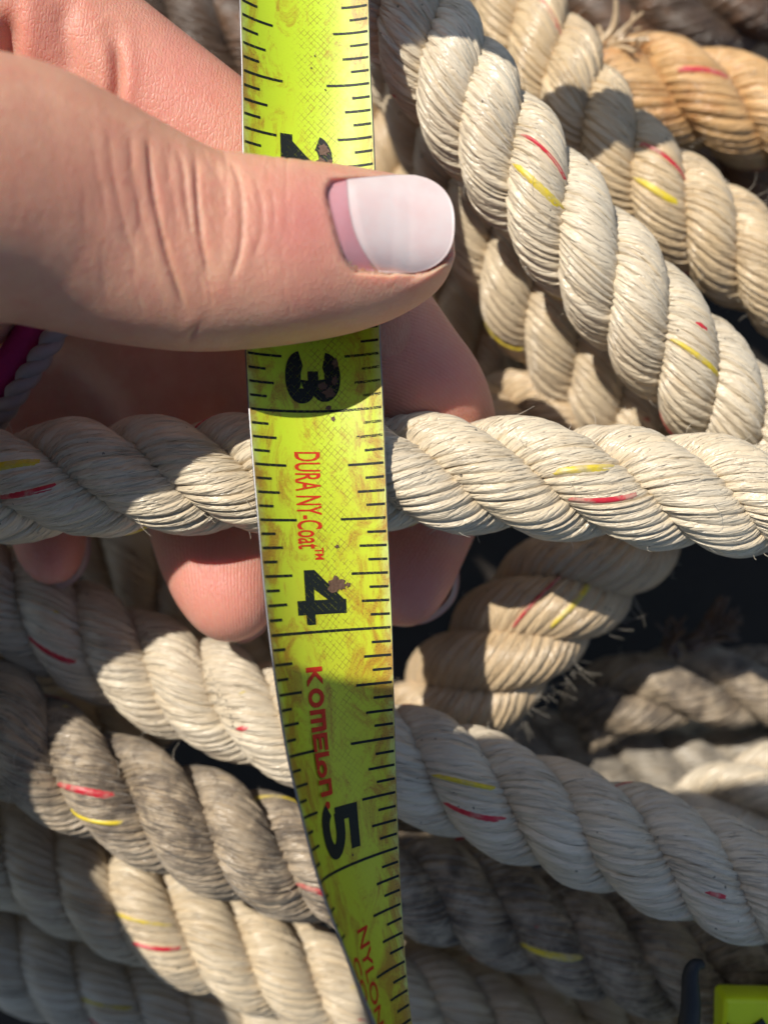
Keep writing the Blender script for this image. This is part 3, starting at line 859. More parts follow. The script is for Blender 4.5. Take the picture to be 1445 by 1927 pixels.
# case at the lower right corner
M['lime'] = plain_mat("lime_plastic", (0.74, 0.90, 0.01), 0.38, noise=0.12)
M['black'] = plain_mat("black_rubber", (0.016, 0.017, 0.019), 0.6, noise=0.3, nscale=900, bump=0.3)
def rounded_box(name, c, size, bev, mat, parent, rot=0.0, seg=4):
    bm = bmesh.new()
    bmesh.ops.create_cube(bm, size=1.0)
    for v in bm.verts: v.co = Vector((v.co.x * size[0], v.co.y * size[1], v.co.z * size[2]))
    bmesh.ops.bevel(bm, geom=bm.edges[:], offset=bev, segments=seg, affect='EDGES', profile=0.5)
    bmesh.ops.triangulate(bm, faces=bm.faces[:])
    Mx = Matrix.Rotation(rot, 3, 'Z')
    V = np.array([(Mx @ v.co)[:] for v in bm.verts]) + np.asarray(c)
    bm.verts.index_update()
    F = np.array([[v.index for v in f.verts] for f in bm.faces]); bm.free()
    o = mesh_np(name, V, F, mat, parent, None, tm_loc if parent in (tape, blade_o) else np.zeros(3))
    for p in o.data.polygons: p.use_smooth = True
    try: o.data.set_sharp_from_angle(angle=0.6)
    except Exception: pass
    return o
def case():
    x0 = (1332 - 722.5) * K * 152.5 / H; y1 = (963.5 - 1858) * K * 152.5 / H
    body = rounded_box("case", np.array([x0 + 33, y1 - 31, -20.0]), (66, 62, 5), 0.8, M['lime'], tape, -0.02)
    body["label"] = "lime plastic shell of the case"
    body2 = rounded_box("case", np.array([x0 + 42, y1 - 29.8, -19.7]), (66, 62, 5.2), 1.0, M['lime'], tape, -0.04)
    r = np.random.default_rng(5)
    # black rubber overmould with a ragged worn edge
    n = 60
    edge = []
    for i in range(n):
        f = i / (n - 1)
        edge.append((x0 + 1.0 + 66 * f, y1 - 1.6 - 0.9 * abs(math.sin(7.3 * f * 6)) - r.uniform(0, 1.1) - (1.6 if f > 0.07 else 0) * min(1, (f - 0.07) * 30 + 0.2)))
    P = [(x0 + 0.6, y1 - 60)] + edge + [(x0 + 67, y1 - 60)]
    P = [(a, b, -16.85) for a, b in P][::-1]
    m_ = len(P)
    V = np.vstack([np.array(P), np.array(P) - [0, 0, 1.2]])
    Ft = [list(t) for t in tessellate_polygon([[Vector(p) for p in P]])]
    for i in range(m_):
        j = (i + 1) % m_
        Ft += [[i, j, m_ + j], [i, m_ + j, m_ + i]]
    o = mesh_np("rubber_cover", V, np.array(Ft), M['black'], body, None, tm_loc, smooth=False)
    o["label"] = "black rubber cover with a ragged worn edge"
    # curved rubber prong at the corner
    pts = catmull([at(1280, 2030, -17), at(1292, 1950, -16), at(1299, 1890, -15), at(1298, 1838, -15), at(1306, 1817, -15), at(1320, 1814, -15.5)], 30)
    V, F = tube(pts, np.array([1.6] * 5 + list(np.linspace(1.5, 0.6, 25))), 14)
    V = np.vstack([V, pts[-1] + (pts[-1] - pts[-2]) * 0.9]); k = len(V) - 1
    T = np.array([[a, b, c_] for f in F for a, b, c_ in ((f[0], f[1], f[2]), (f[0], f[2], f[3]))])
    cap = np.array([[29 * 14 + i, 29 * 14 + (i + 1) % 14, k] for i in range(14)])
    o = mesh_np("prong", V, np.vstack([T, cap]), M['black'], tape, None, tm_loc)
    o["label"] = "curved black rubber prong at the corner of the case"
case()

# ---------------------------------------------------------------- hand
def digit_sdf(grid, st, expo=2.2):
    """st rows: x px, y px, z, half width (image plane) mm, half thickness mm"""
    X, Y, Z, val = grid
    S = np.array([list(at(a, b, c)) + [w, t] for a, b, c, w, t in st])
    n = 7 * len(st)
    S = catmull(S, n)
    S[:, 3:] = np.maximum(S[:, 3:], 0.15)
    c = S[:, :3]
    T = unit(np.gradient(c, axis=0))
    up = np.array([0, 0, 1.0])
    side = unit(np.cross(up, T)); upv = np.cross(T, side)
    rm = S[:, 3:].max() + 6
    lo = c.min(0) - rm; hi = c.max(0) + rm
    ix = [slice(max(0, int(np.searchsorted(a, l) - 1)), int(np.searchsorted(a, h) + 1)) for a, l, h in zip((X, Y, Z), lo, hi)]
    gx = X[ix[0]][:, None, None].astype(np.float32); gy = Y[ix[1]][None, :, None].astype(np.float32); gz = Z[ix[2]][None, None, :].astype(np.float32)
    best = np.full((len(X[ix[0]]), len(Y[ix[1]]), len(Z[ix[2]])), 1e3, np.float32)
    for i in range(n - 1):
        a, b = c[i], c[i + 1]
        dvec = b - a; L2 = dvec @ dvec
        if L2 < 1e-9: continue
        rr_ = max(S[i, 3:].max(), S[i + 1, 3:].max()) + 3.5
        l3 = np.minimum(a, b) - rr_; h3 = np.maximum(a, b) + rr_
        sx = slice(*np.searchsorted(gx.ravel(), [l3[0], h3[0]])); sy = slice(*np.searchsorted(gy.ravel(), [l3[1], h3[1]])); sz = slice(*np.searchsorted(gz.ravel(), [l3[2], h3[2]]))
        px, py, pz = gx[sx] - np.float32(a[0]), gy[:, sy] - np.float32(a[1]), gz[:, :, sz] - np.float32(a[2])
        if min(px.size, py.size, pz.size) == 0: continue
        dvec = dvec.astype(np.float32); L2 = np.float32(L2)
        t = np.clip((px * dvec[0] + py * dvec[1] + pz * dvec[2]) / L2, 0, 1).astype(np.float32)
        qx = px - t * dvec[0]; qy = py - t * dvec[1]; qz = pz - t * dvec[2]
        sd = side[i].astype(np.float32); uv = upv[i].astype(np.float32); tn = T[i].astype(np.float32)
        Sf = S.astype(np.float32)
        hw = Sf[i, 3] + (Sf[i + 1, 3] - Sf[i, 3]) * t; ht = Sf[i, 4] + (Sf[i + 1, 4] - Sf[i, 4]) * t
        e1 = np.abs(qx * sd[0] + qy * sd[1] + qz * sd[2]) / hw
        e2 = np.abs(qx * uv[0] + qy * uv[1] + qz * uv[2]) / ht
        m = np.minimum(hw, ht)
        e3 = np.abs(qx * tn[0] + qy * tn[1] + qz * tn[2]) / m
        dd = ((e1 ** expo + e2 ** expo + e3 ** expo) ** (1 / expo) - 1) * m
        bs = best[sx, sy, sz]
        np.minimum(bs, dd, out=bs)
    return ix, best

def smin(a, b, k):
    h = np.clip(0.5 + 0.5 * (b - a) / k, 0, 1)
    return b + (a - b) * h - k * h * (1 - h)

def surface_nets(val, X, Y, Z):
    inside = val < 0
    nx, ny, nz = val.shape
    cnt = np.zeros((nx - 1, ny - 1, nz - 1), np.int8)
    for dx in (0, 1):
        for dy in (0, 1):
            for dz in (0, 1):
                cnt += inside[dx:nx - 1 + dx, dy:ny - 1 + dy, dz:nz - 1 + dz]
    act = np.argwhere((cnt > 0) & (cnt < 8))
    idx = np.full(cnt.shape, -1, np.int32)
    idx[tuple(act.T)] = np.arange(len(act))
    acc = np.zeros((len(act), 3)); num = np.zeros(len(act))
    corners = [(0, 0, 0), (1, 0, 0), (0, 1, 0), (1, 1, 0), (0, 0, 1), (1, 0, 1), (0, 1, 1), (1, 1, 1)]
    for i, a in enumerate(corners):
        for b in corners[i + 1:]:
            if sum(abs(p - q) for p, q in zip(a, b)) != 1: continue
            va = val[act[:, 0] + a[0], act[:, 1] + a[1], act[:, 2] + a[2]]
            vb = val[act[:, 0] + b[0], act[:, 1] + b[1], act[:, 2] + b[2]]
            cr = (va < 0) != (vb < 0)
            t = np.where(cr, va / np.where(cr, va - vb, 1), 0)
            pt = np.array(a)[None] + t[:, None] * (np.array(b) - np.array(a))[None]
            acc += np.where(cr[:, None], pt, 0); num += cr
    P = act + acc / num[:, None]
    V = np.stack([np.interp(P[:, k], np.arange(len(A)), A) for k, A in enumerate((X, Y, Z))], 1)
    faces = []
    for ax in range(3):
        sl0 = [slice(None)] * 3; sl1 = [slice(None)] * 3
        sl0[ax] = slice(0, -1); sl1[ax] = slice(1, None)
        cr = inside[tuple(sl0)] != inside[tuple(sl1)]
        e = np.argwhere(cr)
        o1, o2 = [(1, 2), (2, 0), (0, 1)][ax]
        ok = (e[:, o1] > 0) & (e[:, o2] > 0) & (e[:, o1] < val.shape[o1] - 1) & (e[:, o2] < val.shape[o2] - 1)
        e = e[ok]
        def nb(d1, d2):
            q = e.copy(); q[:, o1] += d1; q[:, o2] += d2
            return idx[q[:, 0], q[:, 1], q[:, 2]]
        f = np.stack([nb(-1, -1), nb(0, -1), nb(0, 0), nb(-1, 0)], 1)
        ins = inside[e[:, 0], e[:, 1], e[:, 2]]
        f[~ins] = f[~ins][:, ::-1]
        faces.append(f)
    return V, np.vstack(faces)

def smooth_mesh(V, F, it, lam=0.5):
    e = np.vstack([F[:, [0, 1]], F[:, [1, 2]], F[:, [2, 3]], F[:, [3, 0]]])
    deg = np.bincount(e[:, 0], minlength=len(V)) + np.bincount(e[:, 1], minlength=len(V))
    for _ in range(it):
        acc = np.zeros_like(V)
        for k in range(3):
            acc[:, k] = np.bincount(e[:, 0], V[e[:, 1], k], len(V)) + np.bincount(e[:, 1], V[e[:, 0], k], len(V))
        V = V + lam * (acc / deg[:, None] - V)
    return V

def vnormals(V, F):
    n = np.cross(V[F[:, 2]] - V[F[:, 0]], V[F[:, 3]] - V[F[:, 1]])
    N = np.zeros_like(V)
    for k in range(3):
        N[:, k] = sum(np.bincount(F[:, j], n[:, k], len(V)) for j in range(4))
    return unit(N)

def thumb_row(x, top, bot, zc, ht):
    cy = (top + bot) / 2; hw = (bot - top) / 2 * K * (H - zc) / H
    return (x, cy, zc, hw, ht)
THUMB = [thumb_row(-620, 90, 640, 27, 17), thumb_row(-400, 90, 620, 25, 15.5), thumb_row(-200, 95, 606, 22, 14), thumb_row(0, 118, 603, 17.5, 12.0), thumb_row(100, 155, 617, 15, 11), thumb_row(200, 207, 639, 12.6, 10), thumb_row(300, 259, 654, 10.6, 9.3),
         thumb_row(370, 286, 659, 9.4, 9.0), thumb_row(430, 294, 657, 8.6, 8.8), thumb_row(520, 304, 648, 7.4, 8.4), thumb_row(620, 315, 630, 5.5, 7.8),
         thumb_row(690, 326, 607, 4.5, 7.0), thumb_row(738, 336, 580, 3.9, 6.4), thumb_row(762, 350, 556, 3.7, 5.2), thumb_row(781, 385, 518, 3.7, 3.2)]
INDEX = [(-300, -90, -3, 12, 11), (-120, -30, -6, 11, 10.5), (40, 28, -8, 10.2, 9.6), (150, 100, -9.5, 9.7, 9), (270, 185, -10.5, 9.3, 8.4), (430, 302, -11.6, 8.9, 7.9), (560, 405, -12.5, 8.6, 7.6), (640, 510, -13, 8.4, 7.6),
         (697, 605, -12.5, 8.1, 7.4), (757, 685, -13.5, 7.8, 7.1), (806, 750, -15, 7.6, 6.8), (832, 825, -21.2, 7.4, 6.5), (832, 875, -25, 7.4, 6.4), (817, 930, -26.5, 7.3, 6.3), (785, 1010, -26, 7.1, 6.0), (765, 1070, -23.5, 6.5, 5.6), (758, 1112, -22, 5.1, 4.6), (756, 1138, -21.5, 3.0, 2.6)]
MIDDLE = [(-150, 330, -20, 10, 9), (100, 500, -26, 9.2, 9), (250, 640, -29, 8.8, 8.3), (320, 760, -31, 8.5, 7.6), (355, 870, -29.5, 8.2, 7.0), (385, 955, -26, 8.1, 6.8), (405, 1020, -23, 8.0, 6.6), (424, 1085, -20.5, 7.2, 6.0), (437, 1133, -19, 5.6, 4.9), (444, 1162, -18.5, 3.2, 2.9)]
RING = [(-260, 480, -22, 9.5, 9), (-80, 600, -28, 8.6, 8.4), (30, 740, -31, 7.6, 7.2), (72, 880, -31, 6.4, 6), (88, 960, -28, 5.4, 5.4), (94, 1010, -26, 4.9, 4.8), (98, 1045, -25, 3.9, 3.8), (100, 1066, -24.5, 2.2, 2.2)]
WEB = [(-60, 480, -24, 11, 7), (90, 620, -29, 10, 6), (190, 740, -32, 9, 5.5), (230, 830, -33, 6, 4)]
WEB2 = [(180, 480, -23, 10, 6), (330, 600, -27, 9.5, 6), (430, 720, -31, 9, 5.5), (470, 800, -33, 6, 4)]
PALM = [(-900, 300, 22, 26, 20), (-600, 280, 14, 28, 22), (-400, 300, 4, 27, 22), (-180, 330, -9, 24, 16), (20, 380, -19, 18, 10), (180, 470, -24, 12, 7)]
WRIST = [(-620, 330, 20, 26, 20), (-900, 360, 26, 25, 20), (-1200, 400, 30, 25, 20)]

def poly_dist(px, py, pts):
    """distance in px to a polyline and signed side (x offset)"""
    best = np.full(len(px), 1e9); side = np.zeros(len(px))
    for (x0, y0), (x1, y1) in zip(pts[:-1], pts[1:]):
        dx, dy = x1 - x0, y1 - y0
        t = np.clip(((px - x0) * dx + (py - y0) * dy) / (dx * dx + dy * dy), 0, 1)
        ex, ey = px - x0 - t * dx, py - y0 - t * dy
        dd = np.hypot(ex, ey)
        m = dd < best
        best = np.where(m, dd, best); side = np.where(m, np.sign(ex * dy - ey * dx), side)
    return best, side

def end_fade(px, py, pts, r):
    a = np.minimum(np.hypot(px - pts[0][0], py - pts[0][1]), np.hypot(px - pts[-1][0], py - pts[-1][1]))
    b = np.clip(a / r, 0, 1)
    return b * b * (3 - 2 * b)

def smooth_poly(pts, n=24):
    return [tuple(p) for p in catmull(pts, n)]

def skin_mat():
    m, n, l, p = new_mat("skin")
    q = NB(m)
    ob = q.node("ShaderNodeTexCoord").outputs["Object"]
    def at_(nm):
        a = q.node("ShaderNodeAttribute"); a.attribute_name = nm; return a.outputs["Fac"]
    pink = at_("pink"); rp = at_("ridge_phase"); ra = at_("ridge_amount"); wr = at_("crease")
    n1 = q.noise(ob, 130, 4, 0.6); n2 = q.noise(ob, 900, 4, 0.6); n3 = q.noise(ob, 3200, 2, 0.5)
    col = q.mix(q.ramp(n1, 0.3, 0.7), (0.73, 0.405, 0.28, 1), (0.66, 0.32, 0.22, 1))
    col = q.mix(pink, col, (0.69, 0.275, 0.225, 1))
    col = q.mix(q.math('MULTIPLY', q.ramp(n2, 0.5, 0.75), 0.22), col, (0.66, 0.40, 0.28, 1))
    n4 = q.noise(ob, 420, 5, 0.7, 0.4)
    col = q.mix(q.math('MULTIPLY', q.ramp(n4, 0.48, 0.72), 0.38), col, (0.66, 0.255, 0.19, 1))
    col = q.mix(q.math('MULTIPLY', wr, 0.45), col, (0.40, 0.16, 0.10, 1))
    l.new(col, p.inputs["Base Color"])
    p.inputs["Roughness"].default_value = 0.46
    l.new(q.math('ADD', 0.36, q.math('MULTIPLY', n2, 0.22)), p.inputs["Roughness"])
    p.inputs["Specular IOR Level"].default_value = 0.38
    p.inputs["Subsurface Weight"].default_value = 0.8
    p.inputs["Subsurface Radius"].default_value = (1.0, 0.33, 0.18)
    p.inputs["Subsurface Scale"].default_value = 0.0022
    ridge = q.math('MULTIPLY', q.math('SINE', q.math('ADD', rp, q.math('MULTIPLY', n1, 5.0))), ra)
    vor = q.node("ShaderNodeTexVoronoi"); vor.feature = 'DISTANCE_TO_EDGE'; vor.inputs["Scale"].default_value = 2100
    l.new(q.mapping(ob, (1.0, 0.55, 1)), vor.inputs["Vector"])
    cell = q.ramp(vor.outputs["Distance"], 0.0, 0.22)
    b0 = q.bump(cell, 0.30, 0.00010)
    b1 = q.bump(n4, 0.30, 0.00035, q.bump(n2, 0.25, 0.0002, b0))
    b2 = q.bump(ridge, 0.55, 0.00007, b1)
    l.new(b2, p.inputs["Normal"])
    return m
M['skin'] = skin_mat()

def nail_frame():
    """thumb nail surface: (u across -1 top..1 bottom, t along 0 base..1 tip) -> px, py, z"""
    def f(u, t, lift=0.0, basex=None):
        yb = 343 + (u + 1) / 2 * 158; xb = 612 + (u + 1) / 2 * 44 - 5 * (1 - u ** 2) + 15 * np.abs(u) ** 7
        if basex is not None: xb = basex(u)
        ye = 421 + 95 * u - 0.0
        xe = 738 + 117 * np.maximum(0, 1 - np.abs(u) ** 2.5) ** (1 / 2.5)
        x = xb + (xe - xb) * t
        yy = yb + (ye - yb) * np.clip((x - 612) / 170, 0, 1) ** 0.8
        zz = np.interp(x, [600, 612, 650, 690, 738, 770, 860], [13.62, 13.57, 12.95, 12.05, 11.0, 10.45, 9.55]) - 1.9 * np.abs(u - 0.1) ** 2.3 + lift
        return x, yy, zz
    return f
NAIL = nail_frame()

def build_hand():
    h = 0.38
    lo = np.array([-112.0, -20.0, -44.0]); hi = np.array([18.0, 76.0, 50.0])
    X = np.concatenate([np.arange(lo[0], -52, 1.2), np.arange(-52, -31, h), np.arange(-31, -9, 0.22), np.arange(-9, hi[0], 0.34)]); Y = np.concatenate([np.arange(lo[1], 14, h), np.arange(14, 41, 0.30), np.arange(41, hi[1], h)]); Z = np.concatenate([np.arange(lo[2], 4, h), np.arange(4, 23, 0.30), np.arange(23, hi[2], 0.6)])
    val = np.full((len(X), len(Y), len(Z)), 5.0, np.float32)
    for st, k, ex in ((INDEX, 2.5, 2.15), (WEB, 3.0, 2.0), (WEB2, 3.0, 2.0), (PALM, 5.0, 2.0), (WRIST, 6.0, 2.0), (MIDDLE, 2.0, 2.15), (RING, 2.0, 2.15), (THUMB, 1.2, 2.25)):
        ix, dd = digit_sdf((X, Y, Z, val), st, ex)
        ix = tuple(ix)
        val[ix] = smin(val[ix], dd, k)
    val[0], val[-1], val[:, 0], val[:, -1], val[:, :, 0], val[:, :, -1] = [1.0] * 6
    V, F = surface_nets(val, X, Y, Z)
    V = smooth_mesh(V, F, 5)
    px, py = to_px(V)
    N = vnormals(V, F)
    up = np.clip(N[:, 2] * 1.6, 0, 1)
    thumb = (V[:, 2] > 1.0) & (py > 60) & (py < 700) & (N[:, 2] > -0.2)
    disp = np.zeros(len(V)); crease = np.zeros(len(V))
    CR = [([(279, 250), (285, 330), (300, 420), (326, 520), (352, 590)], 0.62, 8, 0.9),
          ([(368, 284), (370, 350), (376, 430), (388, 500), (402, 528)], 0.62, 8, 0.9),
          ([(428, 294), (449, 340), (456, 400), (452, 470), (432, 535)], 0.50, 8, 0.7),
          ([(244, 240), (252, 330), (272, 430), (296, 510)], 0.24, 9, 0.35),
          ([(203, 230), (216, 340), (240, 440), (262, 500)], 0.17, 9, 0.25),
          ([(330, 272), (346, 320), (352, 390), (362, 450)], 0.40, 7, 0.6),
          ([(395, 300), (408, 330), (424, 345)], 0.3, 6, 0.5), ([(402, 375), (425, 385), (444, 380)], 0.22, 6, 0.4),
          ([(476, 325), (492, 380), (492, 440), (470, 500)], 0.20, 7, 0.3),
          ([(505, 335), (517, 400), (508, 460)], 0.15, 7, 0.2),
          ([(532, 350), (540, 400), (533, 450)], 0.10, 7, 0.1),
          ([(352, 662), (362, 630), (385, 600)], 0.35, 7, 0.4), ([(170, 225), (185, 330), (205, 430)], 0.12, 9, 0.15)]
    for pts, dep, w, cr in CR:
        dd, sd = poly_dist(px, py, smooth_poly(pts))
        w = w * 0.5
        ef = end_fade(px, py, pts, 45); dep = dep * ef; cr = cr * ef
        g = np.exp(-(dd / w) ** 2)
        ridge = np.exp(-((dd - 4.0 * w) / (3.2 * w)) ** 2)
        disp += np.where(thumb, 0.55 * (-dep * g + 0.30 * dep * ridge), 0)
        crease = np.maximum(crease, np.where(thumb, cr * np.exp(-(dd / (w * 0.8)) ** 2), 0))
    rw = np.random.default_rng(31)
    for _ in range(70):       # finer lines crossing the knuckle
        x0 = rw.normal(360, 95); y0 = rw.uniform(290, 560); ln = rw.uniform(25, 90)
        bend = rw.normal(0, 9) + (y0 - 400) * 0.04
        pts = [(x0, y0 - ln / 2), (x0 + bend * 0.5 + 3, y0), (x0 + bend + 8, y0 + ln / 2)]
        dd, sd = poly_dist(px, py, smooth_poly(pts, 8))
        disp += np.where(thumb, -rw.uniform(0.03, 0.09) * np.exp(-(dd / 3.2) ** 2), 0)
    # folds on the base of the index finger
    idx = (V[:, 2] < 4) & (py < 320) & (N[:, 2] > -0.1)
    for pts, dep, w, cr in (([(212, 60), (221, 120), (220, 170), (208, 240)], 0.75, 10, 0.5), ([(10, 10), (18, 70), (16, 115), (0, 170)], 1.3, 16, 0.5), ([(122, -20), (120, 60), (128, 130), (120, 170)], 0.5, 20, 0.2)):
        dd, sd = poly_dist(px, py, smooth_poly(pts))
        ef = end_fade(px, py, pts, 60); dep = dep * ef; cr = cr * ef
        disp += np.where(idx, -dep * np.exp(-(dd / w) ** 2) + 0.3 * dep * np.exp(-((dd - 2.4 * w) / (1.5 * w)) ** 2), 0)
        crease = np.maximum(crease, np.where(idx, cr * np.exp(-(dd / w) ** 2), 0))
    # nail bed sunk into the thumb tip, with folds round it
    uu, tt = np.meshgrid(np.linspace(-1, 1, 61), np.linspace(0, 1, 61))
    nx_, ny_, nz_ = NAIL(uu, tt)
    tip = thumb & (px > 560) & (px < 880) & (py > 300) & (py < 560)
    I = np.where(tip)[0]
    lev = np.full(len(I), 1e9); near = np.full(len(I), 1e9)
    NP = np.stack([nx_.ravel(), ny_.ravel()], 1); NZ = nz_.ravel()
    for s0 in range(0, len(I), 2000):
        ii = I[s0:s0 + 2000]
        D = (px[ii][:, None] - NP[None, :, 0]) ** 2 + (py[ii][:, None] - NP[None, :, 1]) ** 2
        j = D.argmin(1)
        near[s0:s0 + 2000] = np.sqrt(D[np.arange(len(ii)), j]); lev[s0:s0 + 2000] = NZ[j]
    V2 = V + N * disp[:, None]
    zi = V2[I, 2]
    raise_ok = np.clip((py[I] - 372) / 30, 0, 1) * np.clip((770 - px[I]) / 30, 0, 1)
    w_in = np.clip(1 - near / 7.0, 0, 1); w_in = w_in * w_in * (3 - 2 * w_in)
    zi = zi * (1 - w_in) + np.where(raise_ok > 0.5, lev - 0.28, np.minimum(zi, lev - 0.28)) * w_in
    # soft fold of skin along the cuticle and the lower side of the plate
    side_w = np.clip((py[I] - 335) / 60, 0, 1) * np.clip((840 - px[I]) / 60, 0, 1)
    zi = zi + 0.06 * np.exp(-((near - 14) / 9) ** 2) * side_w
    low = np.clip(near / 10, 0, 1) * np.clip((py[I] - 470) / 40, 0, 1) * np.exp(-((near - 14) / 16) ** 2)
    zi = zi * (1 - low) + np.maximum(zi, lev + 0.05) * low
    V2[I, 2] = zi
    V = V2
    px, py = to_px(V)
    # colour and ridges
    pink = np.zeros(len(V))
    def blob(x, y, r, a, zlo=-99, zhi=99):
        nonlocal pink
        pink = np.maximum(pink, a * np.exp(-(((px - x) ** 2 + (py - y) ** 2) / r ** 2)) * ((V[:, 2] > zlo) & (V[:, 2] < zhi)))
    blob(410, 1080, 130, 0.95, zhi=-8); blob(790, 1090, 120, 0.85, zhi=-8); blob(850, 720, 150, 0.75, zhi=-6); blob(100, 1050, 90, 0.9, zhi=-8)
    blob(570, 420, 95, 0.95, zlo=3); blob(320, 160, 190, 0.72, zhi=4); blob(80, 80, 160, 0.65, zhi=4); blob(560, 500, 100, 0.35, zlo=3); blob(270, 380, 120, 0.2, zlo=3)
    rp = np.zeros(len(V)); ra = np.zeros(len(V))
    def ridges(mask, phase, amp):
        rp[mask] = phase[mask]; ra[mask] = amp
    mm = (V[:, 2] < -6)
    mid = mm & (px > 260) & (px < 560) & (py > 960)
    ridges(mid, (px - 0.00045 * (py - 1000) ** 2 + 0.0012 * (px - 400) * (py - 1000)) * 2 * np.pi / 7.0, 0.5)
    ind = mm & (px > 640) & (py > 560) & (py < 830)
    ridges(ind, np.hypot(px - 690, py - 900) * 2 * np.pi / 6.5, 0.5)
    ind2 = mm & (px > 640) & (py >= 940)
    ridges(ind2, (px * 0.75 + py * 0.55 + 0.001 * (py - 1080) ** 2) * 2 * np.pi / 6.5, 0.5)
    base = (V[:, 2] < 4) & (py < 330) & (px < 560)
    ridges(base, (px + 0.12 * py) * 2 * np.pi / 6.0, 0.14)
    o = mesh_np("hand", V, F, M['skin'], None, None, np.array([-40.0, 20.0, -30.0]), True, {"pink": pink, "crease": crease, "ridge_phase": rp, "ridge_amount": ra})
    tag(o, "left hand pinching the tape between thumb and curled fingers", "hand")
    return o, np.array([-40.0, 20.0, -30.0])
hand, hloc = build_hand()

def nail_plate_mat(name, col, rough, sss):
    m, n, l, p = new_mat(name)
    q = NB(m)
    ob = q.node("ShaderNodeTexCoord").outputs["Object"]
    nz = q.noise(ob, 200, 3); n2 = q.noise(ob, 1800, 3)
    c = q.mix(q.ramp(nz, 0.35, 0.7), rgba(col), rgba([col[0] * 0.97, col[1] * 0.88, col[2] * 0.88]))
    l.new(c, p.inputs["Base Color"])
    p.inputs["Roughness"].default_value = rough
    p.inputs["Subsurface Weight"].default_value = sss
    p.inputs["Subsurface Radius"].default_value = (1.0, 0.6, 0.5); p.inputs["Subsurface Scale"].default_value = 0.001
    l.new(q.bump(n2, 0.06, 0.0002), p.inputs["Normal"])
    return m
M['nail'] = nail_plate_mat("bare_nail", (0.60, 0.30, 0.33), 0.28, 0.3)
M['polish'] = nail_plate_mat("milky_nail_gel", (0.74, 0.615, 0.595), 0.30, 0.25)
M['nail_edge'] = nail_plate_mat("pale_nail", (0.62, 0.45, 0.36), 0.32, 0.2)

def shell(f, nu, nt, th, name, mat, parent):
    u, t = np.meshgrid(np.linspace(-1, 1, nu), np.linspace(0, 1, nt), indexing='ij')
    x, y, z = f(u, t, 0.0)
    top = np.stack([(x - 722.5) * K * (H - z) / H, (963.5 - y) * K * (H - z) / H, z], -1)
    bot = top.copy(); bot[..., 2] -= th
    # round the rim a little
    V = np.vstack([top.reshape(-1, 3), bot.reshape(-1, 3)])
    F = grid_faces(nu, nt); k = nu * nt
    F = np.vstack([F, F[:, ::-1] + k])
    def edge(a): return np.stack([a[:-1], a[1:], a[1:] + k, a[:-1] + k], 1)
    g = np.arange(k).reshape(nu, nt)
    F = np.vstack([F, edge(g[0]), edge(g[-1][::-1]), edge(g[:, -1]), edge(g[::-1, 0])])
    return mesh_np(name, V, F, mat, parent, None, hloc)
nail = shell(lambda u, t, l: NAIL(u, t * 0.985, 0.0), 41, 41, 0.35, "thumb_nail", M['nail'], hand)
nail["label"] = "pink bare strip of thumb nail above the cuticle"
pol = shell(lambda u, t, l: NAIL(u * 1.012, t, 0.28 * (1 - np.abs(u) ** 6) * np.minimum(1, t * 9 + 0.2) + 0.06, lambda a: 652 + 9 * (a + 1) / 2 + 52 * np.clip((a + 1) / 2, 0, 1) ** 3.2), 45, 45, 0.42, "nail_polish", M['polish'], nail)
pol["label"] = "milky white gel polish grown out from the cuticle"

def finger_nail(rim, z0, back, z1):
    """thin curved plate behind a finger tip: free edge along rim (px), running back towards the finger base"""
    nu, nt = 24, 8
    R0 = catmull([at(x, y, z0) for x, y in rim], nu)
    R1 = catmull([at(x + back[0], y + back[1], z1) for x, y in rim], nu)
    t = np.linspace(0, 1, nt)[None, :, None]
    P = R0[:, None] * (1 - t) + R1[:, None] * t
    cen = R0.mean(0) + np.array([back[0] * 0.06, -back[1] * 0.06, 0])
    inn = unit(cen - R0)[:, None] * 0.9
    Q = P + inn
    V = np.vstack([P.reshape(-1, 3), Q.reshape(-1, 3)]); k = nu * nt
    F = grid_faces(nu, nt); F = np.vstack([F[:, ::-1], F + k])
    def edge(b): return np.stack([b[:-1], b[1:], b[1:] + k, b[:-1] + k], 1)
    g = np.arange(k).reshape(nu, nt)
    F = np.vstack([F, edge(g[0]), edge(g[-1]), edge(g[:, -1]), edge(g[:, 0])])
    return mesh_np("fingernail", V, F, M['nail_edge'], hand, None, hloc)
finger_nail([(863, 1066), (864, 1098), (855, 1130), (829, 1158), (796, 1174), (767, 1173)], -25, (-40, -90), -29.5)
finger_nail([(512, 1150), (506, 1176), (488, 1197), (462, 1209), (440, 1208)], -22, (-30, -90), -27)
finger_nail([(172, 1012), (171, 1040), (163, 1068), (146, 1092), (122, 1106), (104, 1107)], -27, (-30, -70), -31)

# sleeve on the forearm, outside the frame
M['sleeve'] = plain_mat("grey_cloth", (0.20, 0.21, 0.24), 0.85, bump=0.4, nscale=1500)
sp = catmull(np.array([(-88, 32, 24), (-104, 16, 32), (-112, -18, 38), (-98, -44, 40), (-66, -98, 42), (-30, -160, 44)], float), 40)
V, F = tube(sp, np.linspace(29, 38, 40), 32)
o = mesh_np("sleeve", V, F, M['sleeve'], hand, None, hloc)

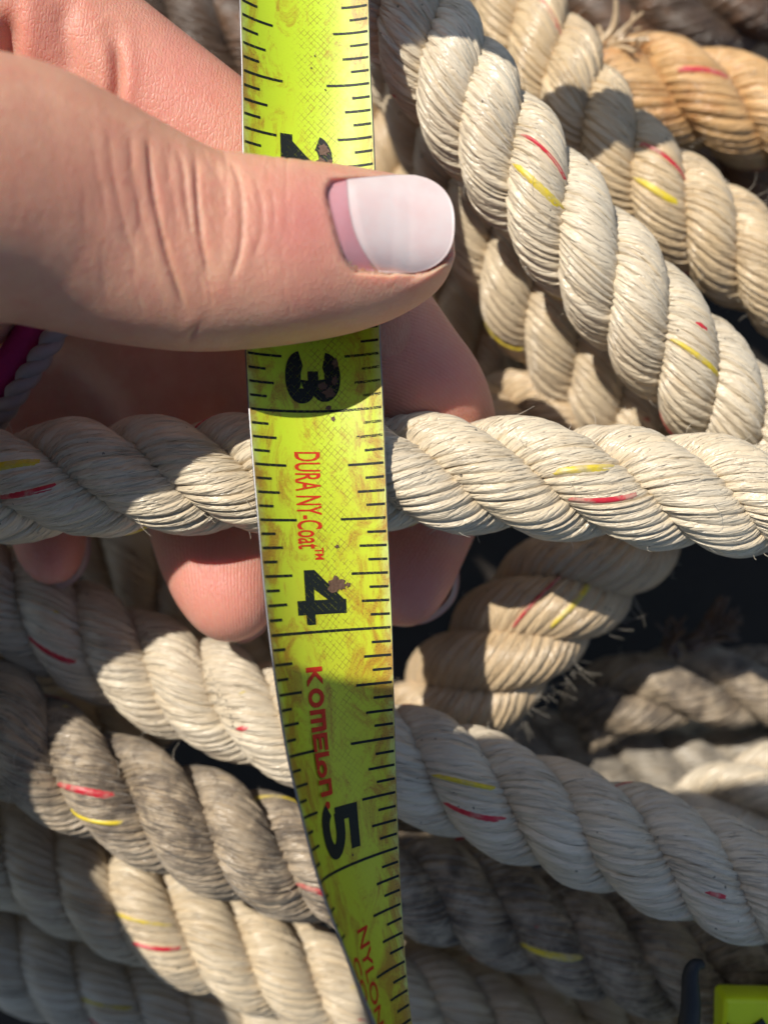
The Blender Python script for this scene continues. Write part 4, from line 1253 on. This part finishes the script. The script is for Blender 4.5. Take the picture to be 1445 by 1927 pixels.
# bracelet cord and band in the palm
M['magenta'] = plain_mat("magenta_cloth", (0.50, 0.02, 0.17), 0.7, bump=0.4, nscale=1500)
M['white_cord'] = plain_mat("white_cord", (0.45, 0.41, 0.41), 0.6, bump=0.3, nscale=1200)
def cord():
    P, s = resample(catmull([at(150, 560, -10), at(118, 610, -11), at(85, 660, -12), at(55, 705, -13), at(25, 750, -14), at(-10, 800, -17)], 60), 0.2)
    T, N, B = frames(P)
    root = empty("cord", P[len(P) // 2] - [0, 0, 2], "short white twisted cord in the shade under the thumb", "cord")
    for i in range(2):
        a = 2 * np.pi * s / 5.5 + np.pi * i
        c = P + 0.55 * (np.cos(a)[:, None] * N + np.sin(a)[:, None] * B)
        V, F = tube(c, 0.95, 10)
        mesh_np("strand", V, F, M['white_cord'], root, None, P[len(P) // 2] - [0, 0, 2])
    P = catmull([at(110, 560, -13), at(60, 630, -14), at(20, 690, -15), at(-40, 750, -16), at(-140, 800, -17)], 30)
    V, F = tube(P, 2.4, 14)
    c0 = P[15]
    V = c0 + (V - c0) * np.array([1, 1, 0.8])
    b = mesh_np("cloth_band", V, F, M['magenta'], None, None, c0)
    tag(b, "magenta cloth band beside the white cord under the thumb", "band")
cord()

# the phone that takes the picture: its shadow falls over the lower right
def phone():
    M['phone'] = plain_mat("phone_black", (0.02, 0.02, 0.022), 0.25)
    c = np.array([-86 + 42, 51 - 80.0, H + 9])
    root = empty("phone", c, "black phone held above the ropes, out of the picture", "phone")
    bm = bmesh.new()
    bmesh.ops.create_cube(bm, size=1.0)
    for v in bm.verts: v.co = Vector((v.co.x * 84, v.co.y * 160, v.co.z * 9))
    bmesh.ops.bevel(bm, geom=[e for e in bm.edges if abs((e.verts[0].co - e.verts[1].co).z) > 1], offset=10, segments=6, affect='EDGES')
    bmesh.ops.triangulate(bm, faces=bm.faces[:])
    bm.verts.index_update()
    V = np.array([v.co[:] for v in bm.verts]) + c; F = np.array([[v.index for v in f.verts] for f in bm.faces]); bm.free()
    mesh_np("body", V, F, M['phone'], root, None, c, smooth=False)
    P = np.array([[0, 0, H + 4.4], [0, 0, H + 2.0]]) + np.array([0, 14.0, 0])
    V, F = tube(np.array([P[0], (P[0] + P[1]) / 2, P[1]]), [6.5, 6.5, 6.0], 24)
    mesh_np("lens_ring", V, F, M['phone'], root, None, c)
phone()
